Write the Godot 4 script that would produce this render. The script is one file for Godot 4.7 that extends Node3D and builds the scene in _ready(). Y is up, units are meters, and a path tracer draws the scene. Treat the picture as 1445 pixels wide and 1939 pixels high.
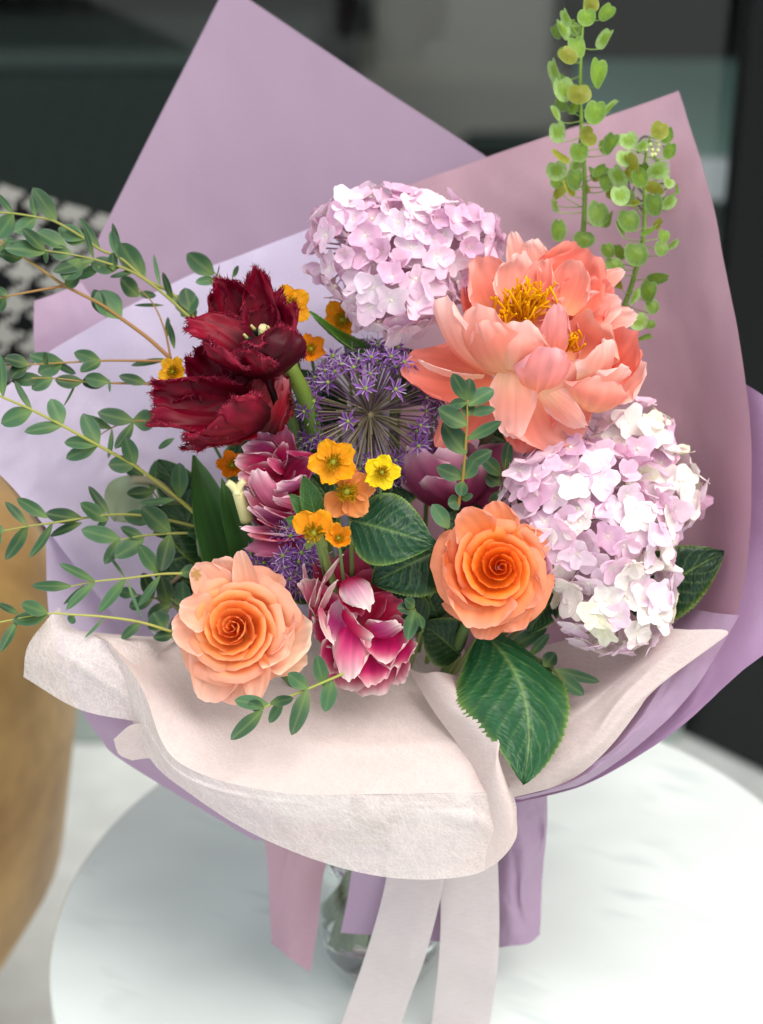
extends Node3D

const T := 0.2679492          # tangent of half the vertical angle of view
const REACH := 1.25           # metres from the lens to the middle of the bouquet
const PX := 0.00034548        # metres per photograph pixel in the middle of the bouquet
var eye := Transform3D()
var rng := RandomNumberGenerator.new()
var wob := FastNoiseLite.new()
var used := {}
var M := {}
var rim_points: Array = []    # [point, outward, normal] along the edge of the last petal

func _ready() -> void:
	# camera
	rng.seed = 20240607
	wob.seed = 11
	wob.frequency = 0.05
	wob.fractal_octaves = 2
	var cam := Camera3D.new()
	cam.fov = 30.0
	cam.near = 0.05
	cam.far = 60.0
	cam.position = Vector3(0, 1.549, 0)
	cam.rotation_degrees = Vector3(-30, 0, 0)
	var lens := CameraAttributesPhysical.new()
	lens.frustum_focal_length = 44.785
	lens.frustum_near = 0.05
	lens.frustum_far = 60.0
	lens.frustum_focus_distance = 1.215
	lens.exposure_aperture = 2.6
	cam.attributes = lens
	add_child(cam)
	eye = cam.transform
	# sky, sun, exposure
	var we := WorldEnvironment.new()
	var e := Environment.new()
	e.background_mode = Environment.BG_SKY
	var sky := ProceduralSkyMaterial.new()
	sky.sky_top_color = Color(0.91, 0.955, 0.99)
	sky.sky_horizon_color = Color(0.84, 0.89, 0.92)
	sky.ground_bottom_color = Color(0.36, 0.36, 0.35)
	sky.ground_horizon_color = Color(0.55, 0.57, 0.58)
	sky.sky_energy_multiplier = 1.0
	var sk := Sky.new()
	sk.sky_material = sky
	e.sky = sk
	e.tonemap_mode = Environment.TONE_MAPPER_LINEAR
	e.tonemap_exposure = 1.5
	e.sdfgi_enabled = true
	e.ssao_enabled = true
	e.ssil_enabled = true
	we.environment = e
	add_child(we)
	var sun := DirectionalLight3D.new()
	sun.light_energy = 0.7
	sun.light_color = Color(1.0, 0.985, 0.97)
	sun.light_angular_distance = 48.0
	sun.shadow_enabled = true
	add_child(sun)
	sun.look_at_from_position(Vector3(1.3, 2.8, 0.6), Vector3.ZERO)
	make_materials()
	make_place()
	make_table_and_vase()
	make_papers()
	make_flowers()

# ---------------------------------------------------------------- helpers
func at(x: float, y: float, d := 0.0) -> Vector3:          # d: metres in front of the bouquet's middle
	var z := REACH - d
	return eye * Vector3((x - 722.5) / 969.5 * T * z, (969.5 - y) / 969.5 * T * z, -z)

func way(x: float, y: float, z: float) -> Vector3:
	return (eye.basis * Vector3(x, y, z)).normalized()

func on_level(x: float, y: float, height: float) -> Vector3:   # where a line of sight meets a level surface
	var p := at(x, y)
	var o := eye.origin
	return o + (p - o) * ((height - o.y) / (p.y - o.y))

func C(h: String) -> Color:
	return Color(h).srgb_to_linear()

func numbered(called: String) -> String:
	var n: int = used.get(called, 0)
	used[called] = n + 1
	return called if n == 0 else "%s_%03d" % [called, n]

func thing(called: String, label: String, category: String, where := Vector3.ZERO, group := "") -> Node3D:
	var o := Node3D.new()
	o.name = numbered(called)
	add_child(o)
	o.position = where
	tag(o, label, category, group)
	return o

func tag(o: Node, label: String, category: String, group := "") -> void:
	o.set_meta("label", label)
	o.set_meta("category", category)
	if group != "":
		o.set_meta("group", group)

func part(called: String, mesh: Mesh, mat: Material, parent: Node3D) -> MeshInstance3D:   # mesh is in world positions
	var o := MeshInstance3D.new()
	o.name = called
	o.mesh = mesh
	o.material_override = mat
	parent.add_child(o, true)
	if parent != self:
		o.position = -parent.global_position
	return o

func structure(called: String, mesh: Mesh, mat: Material, where := Vector3.ZERO) -> MeshInstance3D:
	var o := part(called, mesh, mat, self)
	o.position = where
	o.set_meta("kind", "structure")
	return o

func build(p: PackedVector3Array, idx: PackedInt32Array, col := PackedColorArray(), uv := PackedVector2Array()) -> ArrayMesh:
	var n := PackedVector3Array()
	n.resize(p.size())
	for k in range(0, idx.size(), 3):
		var a := idx[k]
		var b := idx[k + 1]
		var c := idx[k + 2]
		var f := (p[c] - p[a]).cross(p[b] - p[a])
		n[a] += f
		n[b] += f
		n[c] += f
	for k in n.size():
		n[k] = n[k].normalized() if n[k].length_squared() > 1e-24 else Vector3.UP
	var arr := []
	arr.resize(Mesh.ARRAY_MAX)
	arr[Mesh.ARRAY_VERTEX] = p
	arr[Mesh.ARRAY_NORMAL] = n
	arr[Mesh.ARRAY_INDEX] = idx
	if col.size():
		arr[Mesh.ARRAY_COLOR] = col
	if uv.size():
		arr[Mesh.ARRAY_TEX_UV] = uv
	var m := ArrayMesh.new()
	m.add_surface_from_arrays(Mesh.PRIMITIVE_TRIANGLES, arr)
	return m

func lattice(nu: int, nv: int) -> PackedInt32Array:
	var idx := PackedInt32Array()
	for j in nv:
		for i in nu:
			var a := j * (nu + 1) + i
			idx.append_array([a, a + 1, a + nu + 1, a + 1, a + nu + 2, a + nu + 1])
	return idx

func curve4(a: Vector3, b: Vector3, c: Vector3, d: Vector3, t: float) -> Vector3:
	return 0.5 * (2.0 * b + (c - a) * t + (2.0 * a - 5.0 * b + 4.0 * c - d) * t * t + (3.0 * b - a - 3.0 * c + d) * t * t * t)

func along(pts: Array, t: float) -> Vector3:                # smooth curve through points, t from 0 to 1
	var n := pts.size()
	var f := clampf(t, 0.0, 1.0) * (n - 1)
	var i := mini(int(f), n - 2)
	var b: Vector3 = pts[i]
	var c: Vector3 = pts[i + 1]
	var a: Vector3 = pts[i - 1] if i > 0 else 2.0 * b - c
	var d: Vector3 = pts[i + 2] if i + 2 < n else 2.0 * c - b
	return curve4(a, b, c, d, f - i)

func points(v: Array, shift := Vector3.ZERO) -> Array:      # x, y, depth in millimetres
	var out := []
	for k in range(0, v.size(), 3):
		out.append(at(v[k] + shift.x, v[k + 1] + shift.y, (v[k + 2] + shift.z) * 0.001))
	return out

func sheet(rows: Array, nu := 24, nv := 24, crumple := 0.0, seed := 0.0, creases := []) -> ArrayMesh:
	var nets := []
	for r in rows:
		nets.append(points(r))
	var p := PackedVector3Array()
	var uv := PackedVector2Array()
	for j in nv + 1:
		for i in nu + 1:
			var col := []
			for r in nets:
				col.append(along(r, float(i) / nu))
			var q := along(col, float(j) / nv)
			if crumple > 0.0:
				q += eye.basis.z * crumple * (wob.get_noise_3d(q.x * 240.0 + seed, q.y * 240.0, q.z * 240.0) + 0.5 * absf(wob.get_noise_3d(q.x * 800.0, q.y * 800.0 + seed, 9.0)))
			for cr in creases:                              # u v to u v, height in mm, width
				var e0 := Vector2(cr[0], cr[1])
				var e1 := Vector2(cr[2], cr[3])
				var s := Vector2(float(i) / nu, float(j) / nv)
				var t := clampf((s - e0).dot(e1 - e0) / (e1 - e0).length_squared(), 0.0, 1.0)
				var far := s.distance_to(e0.lerp(e1, t))
				q += eye.basis.z * (cr[4] * 0.001 * maxf(0.0, 1.0 - far / (cr[5] as float)) * sin(PI * clampf(t, 0.08, 0.92)))
			p.append(q)
			uv.append(Vector2.ZERO)
	for j in nv + 1:                                        # lengths along the sheet itself
		for i in nu + 1:
			var k := j * (nu + 1) + i
			uv[k] = Vector2(uv[k - 1].x + p[k].distance_to(p[k - 1]) if i > 0 else 0.0, uv[k - nu - 1].y + p[k].distance_to(p[k - nu - 1]) if j > 0 else 0.0)
	return build(p, lattice(nu, nv), PackedColorArray(), uv)

func tube(pts: Array, r0: float, r1: float, sides := 6, steps := 0, c0 = null, c1 = null) -> ArrayMesh:
	var n := steps if steps > 0 else (pts.size() - 1) * 4
	var p := PackedVector3Array()
	var cs := PackedColorArray()
	var idx := PackedInt32Array()
	var side := Vector3.ZERO
	for j in n + 1:
		var t := float(j) / n
		var q := along(pts, t)
		var dir := (along(pts, minf(t + 0.01, 1.0)) - along(pts, maxf(t - 0.01, 0.0))).normalized()
		if side == Vector3.ZERO:
			side = dir.cross(Vector3.UP if absf(dir.y) < 0.9 else Vector3.RIGHT)
		side = (side - dir * side.dot(dir)).normalized()
		var other := dir.cross(side)
		var r := lerpf(r0, r1, t)
		for i in sides:
			var a := TAU * i / sides
			p.append(q + (side * cos(a) + other * sin(a)) * r)
			if c0 != null:
				cs.append((c0 as Color).lerp(c1, t))
	for j in n:
		for i in sides:
			var a := j * sides + i
			var b := j * sides + (i + 1) % sides
			idx.append_array([a, a + sides, b, b, a + sides, b + sides])
	for cap in [0, n]:
		p.append(along(pts, float(cap) / n))
		if c0 != null:
			cs.append(c0 if cap == 0 else c1)
		for i in sides:
			var a: int = cap * sides + i
			var b: int = cap * sides + (i + 1) % sides
			idx.append_array([p.size() - 1, a, b] if cap == 0 else [p.size() - 1, b, a])
	return build(p, idx, cs)

func lathe(profile: Array, sides := 48, where := Vector3.ZERO, stretch := Vector3.ONE) -> ArrayMesh:   # Vector2(radius, height) from the bottom up
	var p := PackedVector3Array()
	var n := profile.size() - 1
	for j in n + 1:
		for i in sides + 1:
			var a := TAU * i / sides
			p.append(where + Vector3(cos(a) * profile[j].x, profile[j].y, sin(a) * profile[j].x) * stretch)
	var m := build(p, lattice(sides, n))
	return m

func box(size: Vector3, where: Vector3, turn := 0.0, bevel := 0.004) -> ArrayMesh:
	var st := SurfaceTool.new()
	st.begin(Mesh.PRIMITIVE_TRIANGLES)
	st.set_smooth_group(-1)
	var h := size / 2
	var b := minf(bevel, minf(h.x, minf(h.y, h.z)) * 0.8)
	var s := Basis(Vector3.UP, turn)
	var quad := func(q: Array, out: Vector3) -> void:
		if (q[2] - q[0]).cross(q[1] - q[0]).dot(out) < 0.0:
			q.reverse()
		for k in [0, 1, 2, 0, 2, 3]:
			st.add_vertex(where + s * q[k])
	for ax in 3:
		for sg in [-1.0, 1.0]:
			var u := (ax + 1) % 3
			var w := (ax + 2) % 3
			var q := []
			for e in [[-1, -1], [1, -1], [1, 1], [-1, 1]]:
				var v := Vector3.ZERO
				v[ax] = sg * h[ax]
				v[u] = e[0] * (h[u] - b)
				v[w] = e[1] * (h[w] - b)
				q.append(v)
			var o := Vector3.ZERO
			o[ax] = sg
			quad.call(q, o)
			for sg2 in [-1.0, 1.0]:
				var r := []
				for e in [[0, -1], [0, 1], [1, 1], [1, -1]]:
					var v := Vector3.ZERO
					v[ax] = sg * (h[ax] - (b if e[0] else 0.0))
					v[u] = sg2 * (h[u] - (0.0 if e[0] else b))
					v[w] = e[1] * (h[w] - b)
					r.append(v)
				o = Vector3.ZERO
				o[ax] = sg
				o[u] = sg2
				quad.call(r, o)
	for sx in [-1.0, 1.0]:
		for sy in [-1.0, 1.0]:
			for sz in [-1.0, 1.0]:
				var o := Vector3(sx, sy, sz)
				var q := [o * Vector3(h.x, h.y - b, h.z - b), o * Vector3(h.x - b, h.y, h.z - b), o * Vector3(h.x - b, h.y - b, h.z)]
				if (q[2] - q[0]).cross(q[1] - q[0]).dot(o) < 0.0:
					q.reverse()
				for v in q:
					st.add_vertex(where + s * v)
	st.generate_normals()
	return st.commit()

# A petal or leaf from A to B. face: where its inner side looks; w: width in metres.
func petal(a: Vector3, b: Vector3, face: Vector3, w: float, o := {}) -> ArrayMesh:
	var nu: int = o.get("nu", 10)
	var nv: int = o.get("nv", 12)
	var bow: float = o.get("bow", 0.12)       # how far the middle lies behind the line from A to B, in lengths
	var cup: float = o.get("cup", 0.6)        # half the angle that the petal wraps round its length
	var base: float = o.get("base", 0.3)
	var m: float = o.get("m", 0.62)           # where it is widest
	var rd: float = o.get("rd", 0.42)         # how much shorter the sides are than the middle
	var tip: float = o.get("tip", 0.0)        # 0 round, 1 pointed
	var close: float = o.get("close", 0.0)    # over 0: the width itself closes with this power (leaves)
	var curl: float = o.get("curl", 0.0)
	var roll: float = o.get("roll", 0.0)      # sides bent back
	var ruf: float = o.get("ruf", 0.05)
	var rag: float = o.get("rag", 0.04)
	var twist: float = o.get("twist", 0.0)
	var s0: float = o.get("seed", rng.randf() * 200.0)
	var c0: Color = o.get("c0", Color.WHITE)
	var c1: Color = o.get("c1", c0)
	var c2: Color = o.get("c2", c1)
	var pleat: float = o.get("pleat", 0.012)
	var mid_rib: float = o.get("mid_rib", 0.0)
	var spots: Array = o.get("spots", [])
	var rim: float = o.get("rim", 3.0)        # power of the edge colour: higher is narrower
	var streak: float = o.get("streak", 0.12)
	var L := (b - a).length()
	var t0 := (b - a) / L
	var n0 := (face - t0 * face.dot(t0)).normalized()
	var mid := (a + b) * 0.5 - n0 * (2.0 * bow * L)
	var p := PackedVector3Array()
	var cs := PackedColorArray()
	var uv := PackedVector2Array()
	for j in nv + 1:
		for i in nu + 1:
			var u := 2.0 * i / nu - 1.0
			var v0 := float(j) / nv
			var au := absf(u)
			var fan := 1.0
			if close == 0.0:
				fan = 1.0 - rd * lerpf(1.0 - sqrt(maxf(0.0, 1.0 - pow(au, 2.7) * 0.98)), au, tip) + rag * 2.0 * wob.get_noise_2d(u * 55.0 + s0, s0 * 3.0)
			var v := v0 * fan
			var c := a * (1 - v) * (1 - v) + mid * (2 * v * (1 - v)) + b * v * v
			var t := ((mid - a) * (1 - v) + (b - mid) * v).normalized()
			var n := (n0 - t * n0.dot(t)).normalized()
			var sd := t.cross(n)
			if twist != 0.0:
				sd = sd.rotated(t, twist * v0)
				n = n.rotated(t, twist * v0)
			var hw := w * 0.5
			if v0 < m:
				hw *= lerpf(base, 1.0, sin(v0 / m * PI / 2))
			elif close > 0.0:
				hw *= maxf(0.03, pow(maxf(0.0, 1.0 - pow((v0 - m) / (1.0 - m), 2.0)), close))
			else:
				hw *= 1.0 - 0.25 * pow((v0 - m) / (1.0 - m), 2.0)
			hw *= 1.0 + rag * 2.0 * wob.get_noise_2d(v0 * 60.0 + signf(u) * 40.0, s0)
			var ang := cup * (0.55 + 0.45 * sin(v0 * PI * 0.8))
			var x := u * hw
			var z := 0.0
			if ang > 0.02:
				hw *= minf(ang / sin(minf(ang, 1.45)), 1.5)
				x = sin(u * ang) * hw / ang
				z = (1.0 - cos(u * ang)) * hw / ang
			var edge := maxf(au, v0)
			z -= roll * hw * pow(maxf(0.0, au - 0.45) / 0.55, 2.0) * v0
			z -= curl * L * pow(maxf(0.0, v0 - 0.6) / 0.4, 2.0)
			z += ruf * w * pow(edge, 3.0) * v0 * (wob.get_noise_3d(u * 30.0 + s0, v0 * 34.0, s0 * 2.0) * 1.6 + 0.5 * wob.get_noise_3d(u * 80.0 + s0, v0 * 60.0, s0))
			z += pleat * w * wob.get_noise_3d(u * 45.0, v0 * 14.0, s0 * 5.0) * 1.5
			p.append(c + sd * x + n * z)
			uv.append(Vector2(x, v * L))
			var col := c0.lerp(c1, smoothstep(0.0, 0.55, v0))
			var e2 := pow(clampf(maxf(au * 0.98, v0 * lerpf(1.0, 0.94, au)), 0.0, 1.0), rim) * smoothstep(0.1, 0.5, v0)
			col = col.lerp(c2, clampf(e2, 0.0, 1.0))
			var g := 1.0 + streak * (1.4 * wob.get_noise_2d(u * 95.0 + s0, v0 * 9.0 + s0) + 0.8 * wob.get_noise_2d(u * 30.0, v0 * 30.0 + s0))
			if mid_rib > 0.0 and au < 0.05:
				col = col.lerp(C("a9b86a"), mid_rib)
			for sp in spots:                                # a bruise or blemish: across, along, size
				var far: float = Vector2((u - sp[0]) * 0.6, v0 - sp[1]).length() / sp[2] + 0.5 * wob.get_noise_2d(u * 160.0 + s0, v0 * 160.0)
				col = col.lerp(sp[3], smoothstep(1.0, 0.7, far) * 0.85)
			cs.append(Color(col.r * g, col.g * g, col.b * g))
	rim_points = []
	for j in range(1, nv + 1):
		for i in [0, nu]:
			var k: int = j * (nu + 1) + i
			var inner: int = k + (1 if i == 0 else -1)
			rim_points.append([p[k], (p[k] - p[inner]).normalized(), n0])
	for i in range(0, nu + 1):
		var k := nv * (nu + 1) + i
		rim_points.append([p[k], (p[k] - p[k - nu - 1]).normalized(), n0])
	return build(p, lattice(nu, nv), cs, uv)

func merge_dict(a: Dictionary, b: Dictionary) -> Dictionary:
	var r := a.duplicate()
	r.merge(b, true)
	return r

func look(color := Color.WHITE, rough := 0.6, more := {}) -> StandardMaterial3D:
	var m := StandardMaterial3D.new()
	m.albedo_color = color
	m.roughness = rough
	m.metallic_specular = 0.4
	for k in more:
		m.set(k, more[k])
	return m

func flora(rough := 0.55, back := 0.5, spec := 0.35) -> StandardMaterial3D:
	var m := look(Color.WHITE, rough, {"vertex_color_use_as_albedo": true, "metallic_specular": spec})
	if back > 0.0:
		m.backlight_enabled = true
		m.backlight = Color(back, back, back).linear_to_srgb()
	return m

func noise_image(size: int, f: Callable) -> ImageTexture:
	var im := Image.create(size, size, false, Image.FORMAT_RGBA8)
	for y in size:
		for x in size:
			im.set_pixel(x, y, f.call(float(x) / size, float(y) / size))
	return ImageTexture.create_from_image(im)

# ---------------------------------------------------------------- materials
func make_materials() -> void:
	M.petal = flora(0.5, 0.6, 0.3)
	M.velvet_petal = flora(0.46, 0.16, 0.3)
	M.hydrangea = flora(0.6, 0.5, 0.25)
	M.leaf = flora(0.55, 0.22, 0.4)
	M.gloss_leaf = flora(0.42, 0.14, 0.42)
	M.stem = flora(0.5, 0.0, 0.4)
	M.pod = flora(0.45, 0.6, 0.4)
	M.anther = flora(0.7, 0.5, 0.2)
	# wrapping paper: mauve matt film, grain and a faint speckle
	var grain := noise_image(256, func(x, y):
		var g: float = 0.98 + 0.012 * wob.get_noise_2d(x * 900.0, y * 900.0) + 0.012 * wob.get_noise_2d(x * 4000.0, y * 4000.0)
		return Color(g, g, g))
	for k in [["dusty_mauve", "9e869c"], ["mauve", "b296b0"], ["lavender", "d0c4dc"], ["rose_mauve", "be98a5"], ["violet", "b595b6"]]:
		M[k[0]] = look(Color(k[1]), 0.42, {"albedo_texture": grain, "uv1_scale": Vector3(6, 6, 6), "metallic_specular": 0.45, "backlight_enabled": true, "backlight": Color(0.7, 0.62, 0.68)})
	# nonwoven: long fibres laid one over another, thin spots between them let what is behind show
	var n := 640
	var body := PackedFloat32Array()
	body.resize(n * n)
	for y in n:
		for x in n:
			body[y * n + x] = 0.46 + 0.05 * wob.get_noise_2d(x * 0.35, y * 0.35) + 0.08 * wob.get_noise_2d(x * 1.6 + 300.0, y * 1.6)
	for k in 2600:
		var px := rng.randf() * n
		var py := rng.randf() * n
		var dirn := rng.randfn() * 0.45 + (0.75 if k % 5 else rng.randf() * TAU)
		var bend := rng.randf_range(-0.004, 0.004)
		var strength := rng.randf_range(0.04, 0.17)
		for m in rng.randi_range(70, 240):
			var at_k := posmod(int(py), n) * n + posmod(int(px), n)
			body[at_k] = minf(1.0, body[at_k] + strength)
			px += cos(dirn)
			py += sin(dirn)
			dirn += bend
	var im := Image.create(n, n, false, Image.FORMAT_RGBA8)
	var im_t := Image.create(n, n, false, Image.FORMAT_RGBA8)
	var im_h := Image.create(n, n, false, Image.FORMAT_RGBA8)
	for y in n:
		for x in n:
			var f: float = body[y * n + x]
			var g: float = 0.90 + 0.10 * f
			im.set_pixel(x, y, Color(g, g, g, clampf(0.76 + 0.36 * f, 0.0, 1.0)))
			im_t.set_pixel(x, y, Color(g, g, g, clampf(0.30 + 0.92 * f, 0.0, 1.0)))
			im_h.set_pixel(x, y, Color(f, f, f))
	M.nonwoven = look(Color("ebdad4"), 0.85, {"albedo_texture": ImageTexture.create_from_image(im), "uv1_scale": Vector3(7, 7, 7), "transparency": BaseMaterial3D.TRANSPARENCY_ALPHA, "metallic_specular": 0.15, "backlight_enabled": true, "backlight": Color(0.75, 0.73, 0.73), "heightmap_enabled": true, "heightmap_texture": ImageTexture.create_from_image(im_h), "heightmap_scale": 0.012, "cull_mode": BaseMaterial3D.CULL_DISABLED})
	M.nonwoven_thin = M.nonwoven.duplicate()
	M.nonwoven_thin.albedo_color = Color("efe3de")
	M.nonwoven_thin.albedo_texture = ImageTexture.create_from_image(im_t)
	var satin := noise_image(128, func(x, y):
		var g: float = 0.95 + 0.03 * sin(x * TAU * 64.0) + 0.04 * wob.get_noise_2d(x * 60.0, y * 900.0)
		return Color(g, g, g, 0.93))
	M.ribbon = look(Color("d2c6c4"), 0.34, {"albedo_texture": satin, "uv1_scale": Vector3(30, 30, 30), "transparency": BaseMaterial3D.TRANSPARENCY_ALPHA, "metallic_specular": 0.5, "backlight_enabled": true, "backlight": Color(0.5, 0.48, 0.5)})
	# marble
	var marble := noise_image(512, func(x, y):
		var w: float = 1.0 - absf(wob.get_noise_2d(x * 40.0 + 9.0 * wob.get_noise_2d(x * 90.0, y * 90.0 + 70.0), y * 90.0 + 8.0 * wob.get_noise_2d(x * 150.0 + 40.0, y * 90.0)))
		var cloud: float = wob.get_noise_2d(x * 50.0 + 300.0, y * 90.0)
		var v: float = pow(w, 12.0) * clampf(0.35 + cloud * 1.6, 0.0, 1.0)
		var g: float = 0.94 + 0.04 * cloud
		var smudge: float = wob.get_noise_2d(x * 50.0 + y * 40.0 + 20.0, (y - x * 0.5) * 260.0) + 0.5 * wob.get_noise_2d(x * 130.0 + 77.0, (y - x * 0.4) * 420.0)
		v = clampf((smudge - 0.16) * 1.4, 0.0, 1.0) * clampf(0.3 + 2.2 * cloud, 0.0, 1.0)
		return Color(g, g, g).lerp(Color(0.56, 0.60, 0.62), v * 0.26))
	M.marble = look(Color("eef5f1"), 0.3, {"albedo_texture": marble, "uv1_triplanar": true, "uv1_world_triplanar": true, "uv1_scale": Vector3(2.1, 2.1, 2.1), "metallic_specular": 0.5})
	M.edge_glass = look(Color("d3dfda"), 0.2)
	M.oak = look(Color("8a6a4a"), 0.5)
	# tan velvet: nap brushed two ways
	var nap := noise_image(256, func(x, y):
		var f: float = wob.get_noise_2d(x * 110.0, y * 110.0) + 0.5 * wob.get_noise_2d(x * 500.0 + 7.0, y * 500.0)
		return Color(0.56, 0.41, 0.19).lerp(Color(0.82, 0.66, 0.39), clampf(0.5 + 0.5 * f, 0.0, 1.0)))
	M.velvet = look(Color(1, 1, 1), 0.85, {"albedo_texture": nap, "uv1_triplanar": true, "uv1_scale": Vector3(1.1, 1.1, 1.1), "rim_enabled": true, "rim": 0.7, "rim_tint": 0.6, "metallic_specular": 0.1})
	# houndstooth weave
	var hound := noise_image(8, func(x, y):
		var i := int(x * 8.0 + 0.01)
		var j := int(y * 8.0 + 0.01)
		var dark := i < 4 if (i - j + 8) % 4 < 2 else j < 4
		return Color(0.08, 0.085, 0.09) if dark else Color(0.56, 0.56, 0.54))
	M.hound = look(Color(1, 1, 1), 0.9, {"albedo_texture": hound, "texture_filter": BaseMaterial3D.TEXTURE_FILTER_NEAREST, "uv1_scale": Vector3(29, 29, 29), "metallic_specular": 0.1})
	M.black_metal = look(Color("141617"), 0.45)
	M.slate = look(Color("2c3a42"), 0.35)
	M.pane = look(Color(0.1, 0.14, 0.13, 0.02), 0.03, {"metallic_specular": 0.3, "transparency": BaseMaterial3D.TRANSPARENCY_ALPHA})
	var floor_speck := noise_image(256, func(x, y):
		var g: float = 0.92 + 0.04 * wob.get_noise_2d(x * 300.0, y * 300.0) + 0.03 * wob.get_noise_2d(x * 2500.0, y * 2500.0)
		return Color(g, g, g * 0.99))
	M.paving = look(Color("f2f5f3"), 0.5, {"albedo_texture": floor_speck, "uv1_triplanar": true, "uv1_world_triplanar": true})
	M.plinth = look(Color("b4c0ba"), 0.6, {"albedo_texture": floor_speck, "uv1_triplanar": true})
	M.dark_floor = look(Color("444b46"), 0.5)
	M.dark_wall = look(Color("444e49"), 0.7)
	M.column = look(Color("e2ddcc"), 0.7)
	M.teal = look(Color("9cc4b6"), 0.5)
	M.grey_green = look(Color("5d6b64"), 0.6)
	M.white_paint = look(Color("e4ecec"), 0.4)
	M.vase = look(Color(0.9, 0.97, 0.95, 0.0), 0.02, {"metallic_specular": 0.5, "transparency": BaseMaterial3D.TRANSPARENCY_ALPHA})
	M.water = look(Color(0.95, 0.99, 0.98, 0.0), 0.01, {"transparency": BaseMaterial3D.TRANSPARENCY_ALPHA, "refraction_enabled": true, "refraction_scale": 0.033})
	M.ink = look(Color("1a1416"), 0.5)
	M.sticker = look(Color("b3a49c"), 0.4, {"backlight_enabled": true, "backlight": Color(0.5, 0.5, 0.5)})

# ---------------------------------------------------------------- the place
func make_place() -> void:
	structure("ground", box(Vector3(7, 0.1, 5.9), Vector3(0, -0.05, 0.85), 0, 0.002), M.paving)
	# shopfront behind the table: plinth, frame, panes, the dim room behind
	var front := thing("shopfront", "black framed glass shopfront on a low grey plinth behind the table", "shopfront", Vector3(0, 0, -2.16))
	part("plinth", box(Vector3(2.9, 0.2, 0.16), Vector3(-1.05, 0.1, -2.14), 0, 0.006), M.plinth, front)
	part("bottom_rail", box(Vector3(2.9, 0.07, 0.06), Vector3(-1.05, 0.236, -2.16), 0, 0.003), M.black_metal, front)
	part("top_rail", box(Vector3(4.2, 0.12, 0.08), Vector3(-0.6, 2.46, -2.16), 0, 0.003), M.black_metal, front)
	for x in [-1.02, 0.47]:
		part("post", box(Vector3(0.12 if x > 0 else 0.13, 2.4, 0.08), Vector3(x, 1.2 if x > 0 else 1.335, -2.13), 0, 0.004), M.black_metal, front)
	for r in [[-2.4, -1.088], [-0.952, 0.407]]:
		part("pane", box(Vector3(r[1] - r[0], 2.12, 0.006), Vector3((r[0] + r[1]) / 2, 1.335, -2.16), 0, 0.001), M.pane, front)
	# the turned panel right of the post
	var door := thing("door_panel", "dark slate door panel with a black kick rail, right of the black post", "door", Vector3(0.85, 0, -1.85))
	part("leaf", box(Vector3(0.9, 1.9, 0.05), Vector3(0.75, 1.40, -1.80), -0.75, 0.004), M.black_metal, door)
	part("lower_panel", box(Vector3(0.88, 0.27, 0.036), Vector3(0.75, 0.31, -1.80), -0.75, 0.004), M.slate, door)
	part("kick_rail", box(Vector3(0.9, 0.17, 0.055), Vector3(0.75, 0.087, -1.80), -0.75, 0.004), M.black_metal, door)
	structure("wall_above", box(Vector3(5.4, 0.9, 0.2), Vector3(-0.3, 2.98, -2.2), 0, 0.01), M.plinth)
	structure("wall_side", box(Vector3(1.4, 3.4, 0.2), Vector3(-3.1, 1.7, -2.2), 0, 0.01), M.plinth)
	structure("wall_side_right", box(Vector3(1.6, 3.4, 0.2), Vector3(1.95, 1.7, -2.2), 0, 0.01), M.plinth)
	structure("room_floor", box(Vector3(6, 0.1, 5.2), Vector3(0, -0.03, -4.75), 0, 0.002), M.dark_floor)
	structure("room_back_wall", box(Vector3(6, 3.4, 0.1), Vector3(0, 1.7, -7.4), 0, 0.002), M.dark_wall)
	structure("room_wall", box(Vector3(0.1, 3.4, 5.0), Vector3(-3.05, 1.7, -4.8), 0, 0.002), M.dark_wall)
	structure("room_wall_right", box(Vector3(0.1, 3.4, 5.0), Vector3(3.05, 1.7, -4.8), 0, 0.002), M.dark_wall)
	structure("room_ceiling", box(Vector3(6.2, 0.1, 5.4), Vector3(0, 3.48, -4.75), 0, 0.002), M.dark_wall)
	var col := thing("column", "grey beige column in the dim room behind the glass", "column", on_level(880, 330, 0.02))
	part("shaft", box(Vector3(0.42, 3.3, 0.3), col.position + Vector3(0, 1.66, -0.3), 0, 0.02), M.column, col)
	part("base", box(Vector3(0.5, 0.16, 0.36), col.position + Vector3(0, 0.11, -0.3), 0, 0.01), M.column, col)
	var panel := thing("beige_panel", "narrow beige panel standing right of the grey column behind the glass", "panel", on_level(965, 330, 0.02))
	part("board", box(Vector3(0.16, 2.4, 0.05), panel.position + Vector3(0, 1.21, -0.2), 0, 0.006), look(Color("efe0bd"), 0.6), panel)
	part("foot", box(Vector3(0.2, 0.05, 0.2), panel.position + Vector3(0, 0.035, -0.2), 0, 0.006), M.grey_green, panel)
	var bench := thing("counter", "teal counter with a white front edge seen through the glass at right", "counter", Vector3(0.56, 0, -3.2))
	part("worktop", box(Vector3(0.42, 0.05, 0.55), Vector3(0.57, 0.475, -3.23), 0.0, 0.006), M.teal, bench)
	part("front_trim", box(Vector3(0.43, 0.07, 0.02), Vector3(0.57, 0.47, -2.944), 0.0, 0.004), M.white_paint, bench)
	part("side", box(Vector3(0.38, 0.42, 0.46), Vector3(0.57, 0.235, -3.23), 0.0, 0.006), M.grey_green, bench)
	var shelf := thing("cabinet", "low grey green cabinet seen through the glass at left", "cabinet", Vector3(-0.56, 0, -3.75))
	part("body", box(Vector3(0.8, 0.42, 0.3), Vector3(-0.56, 0.23, -3.75), 0.0, 0.01), M.dark_wall, shelf)
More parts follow.
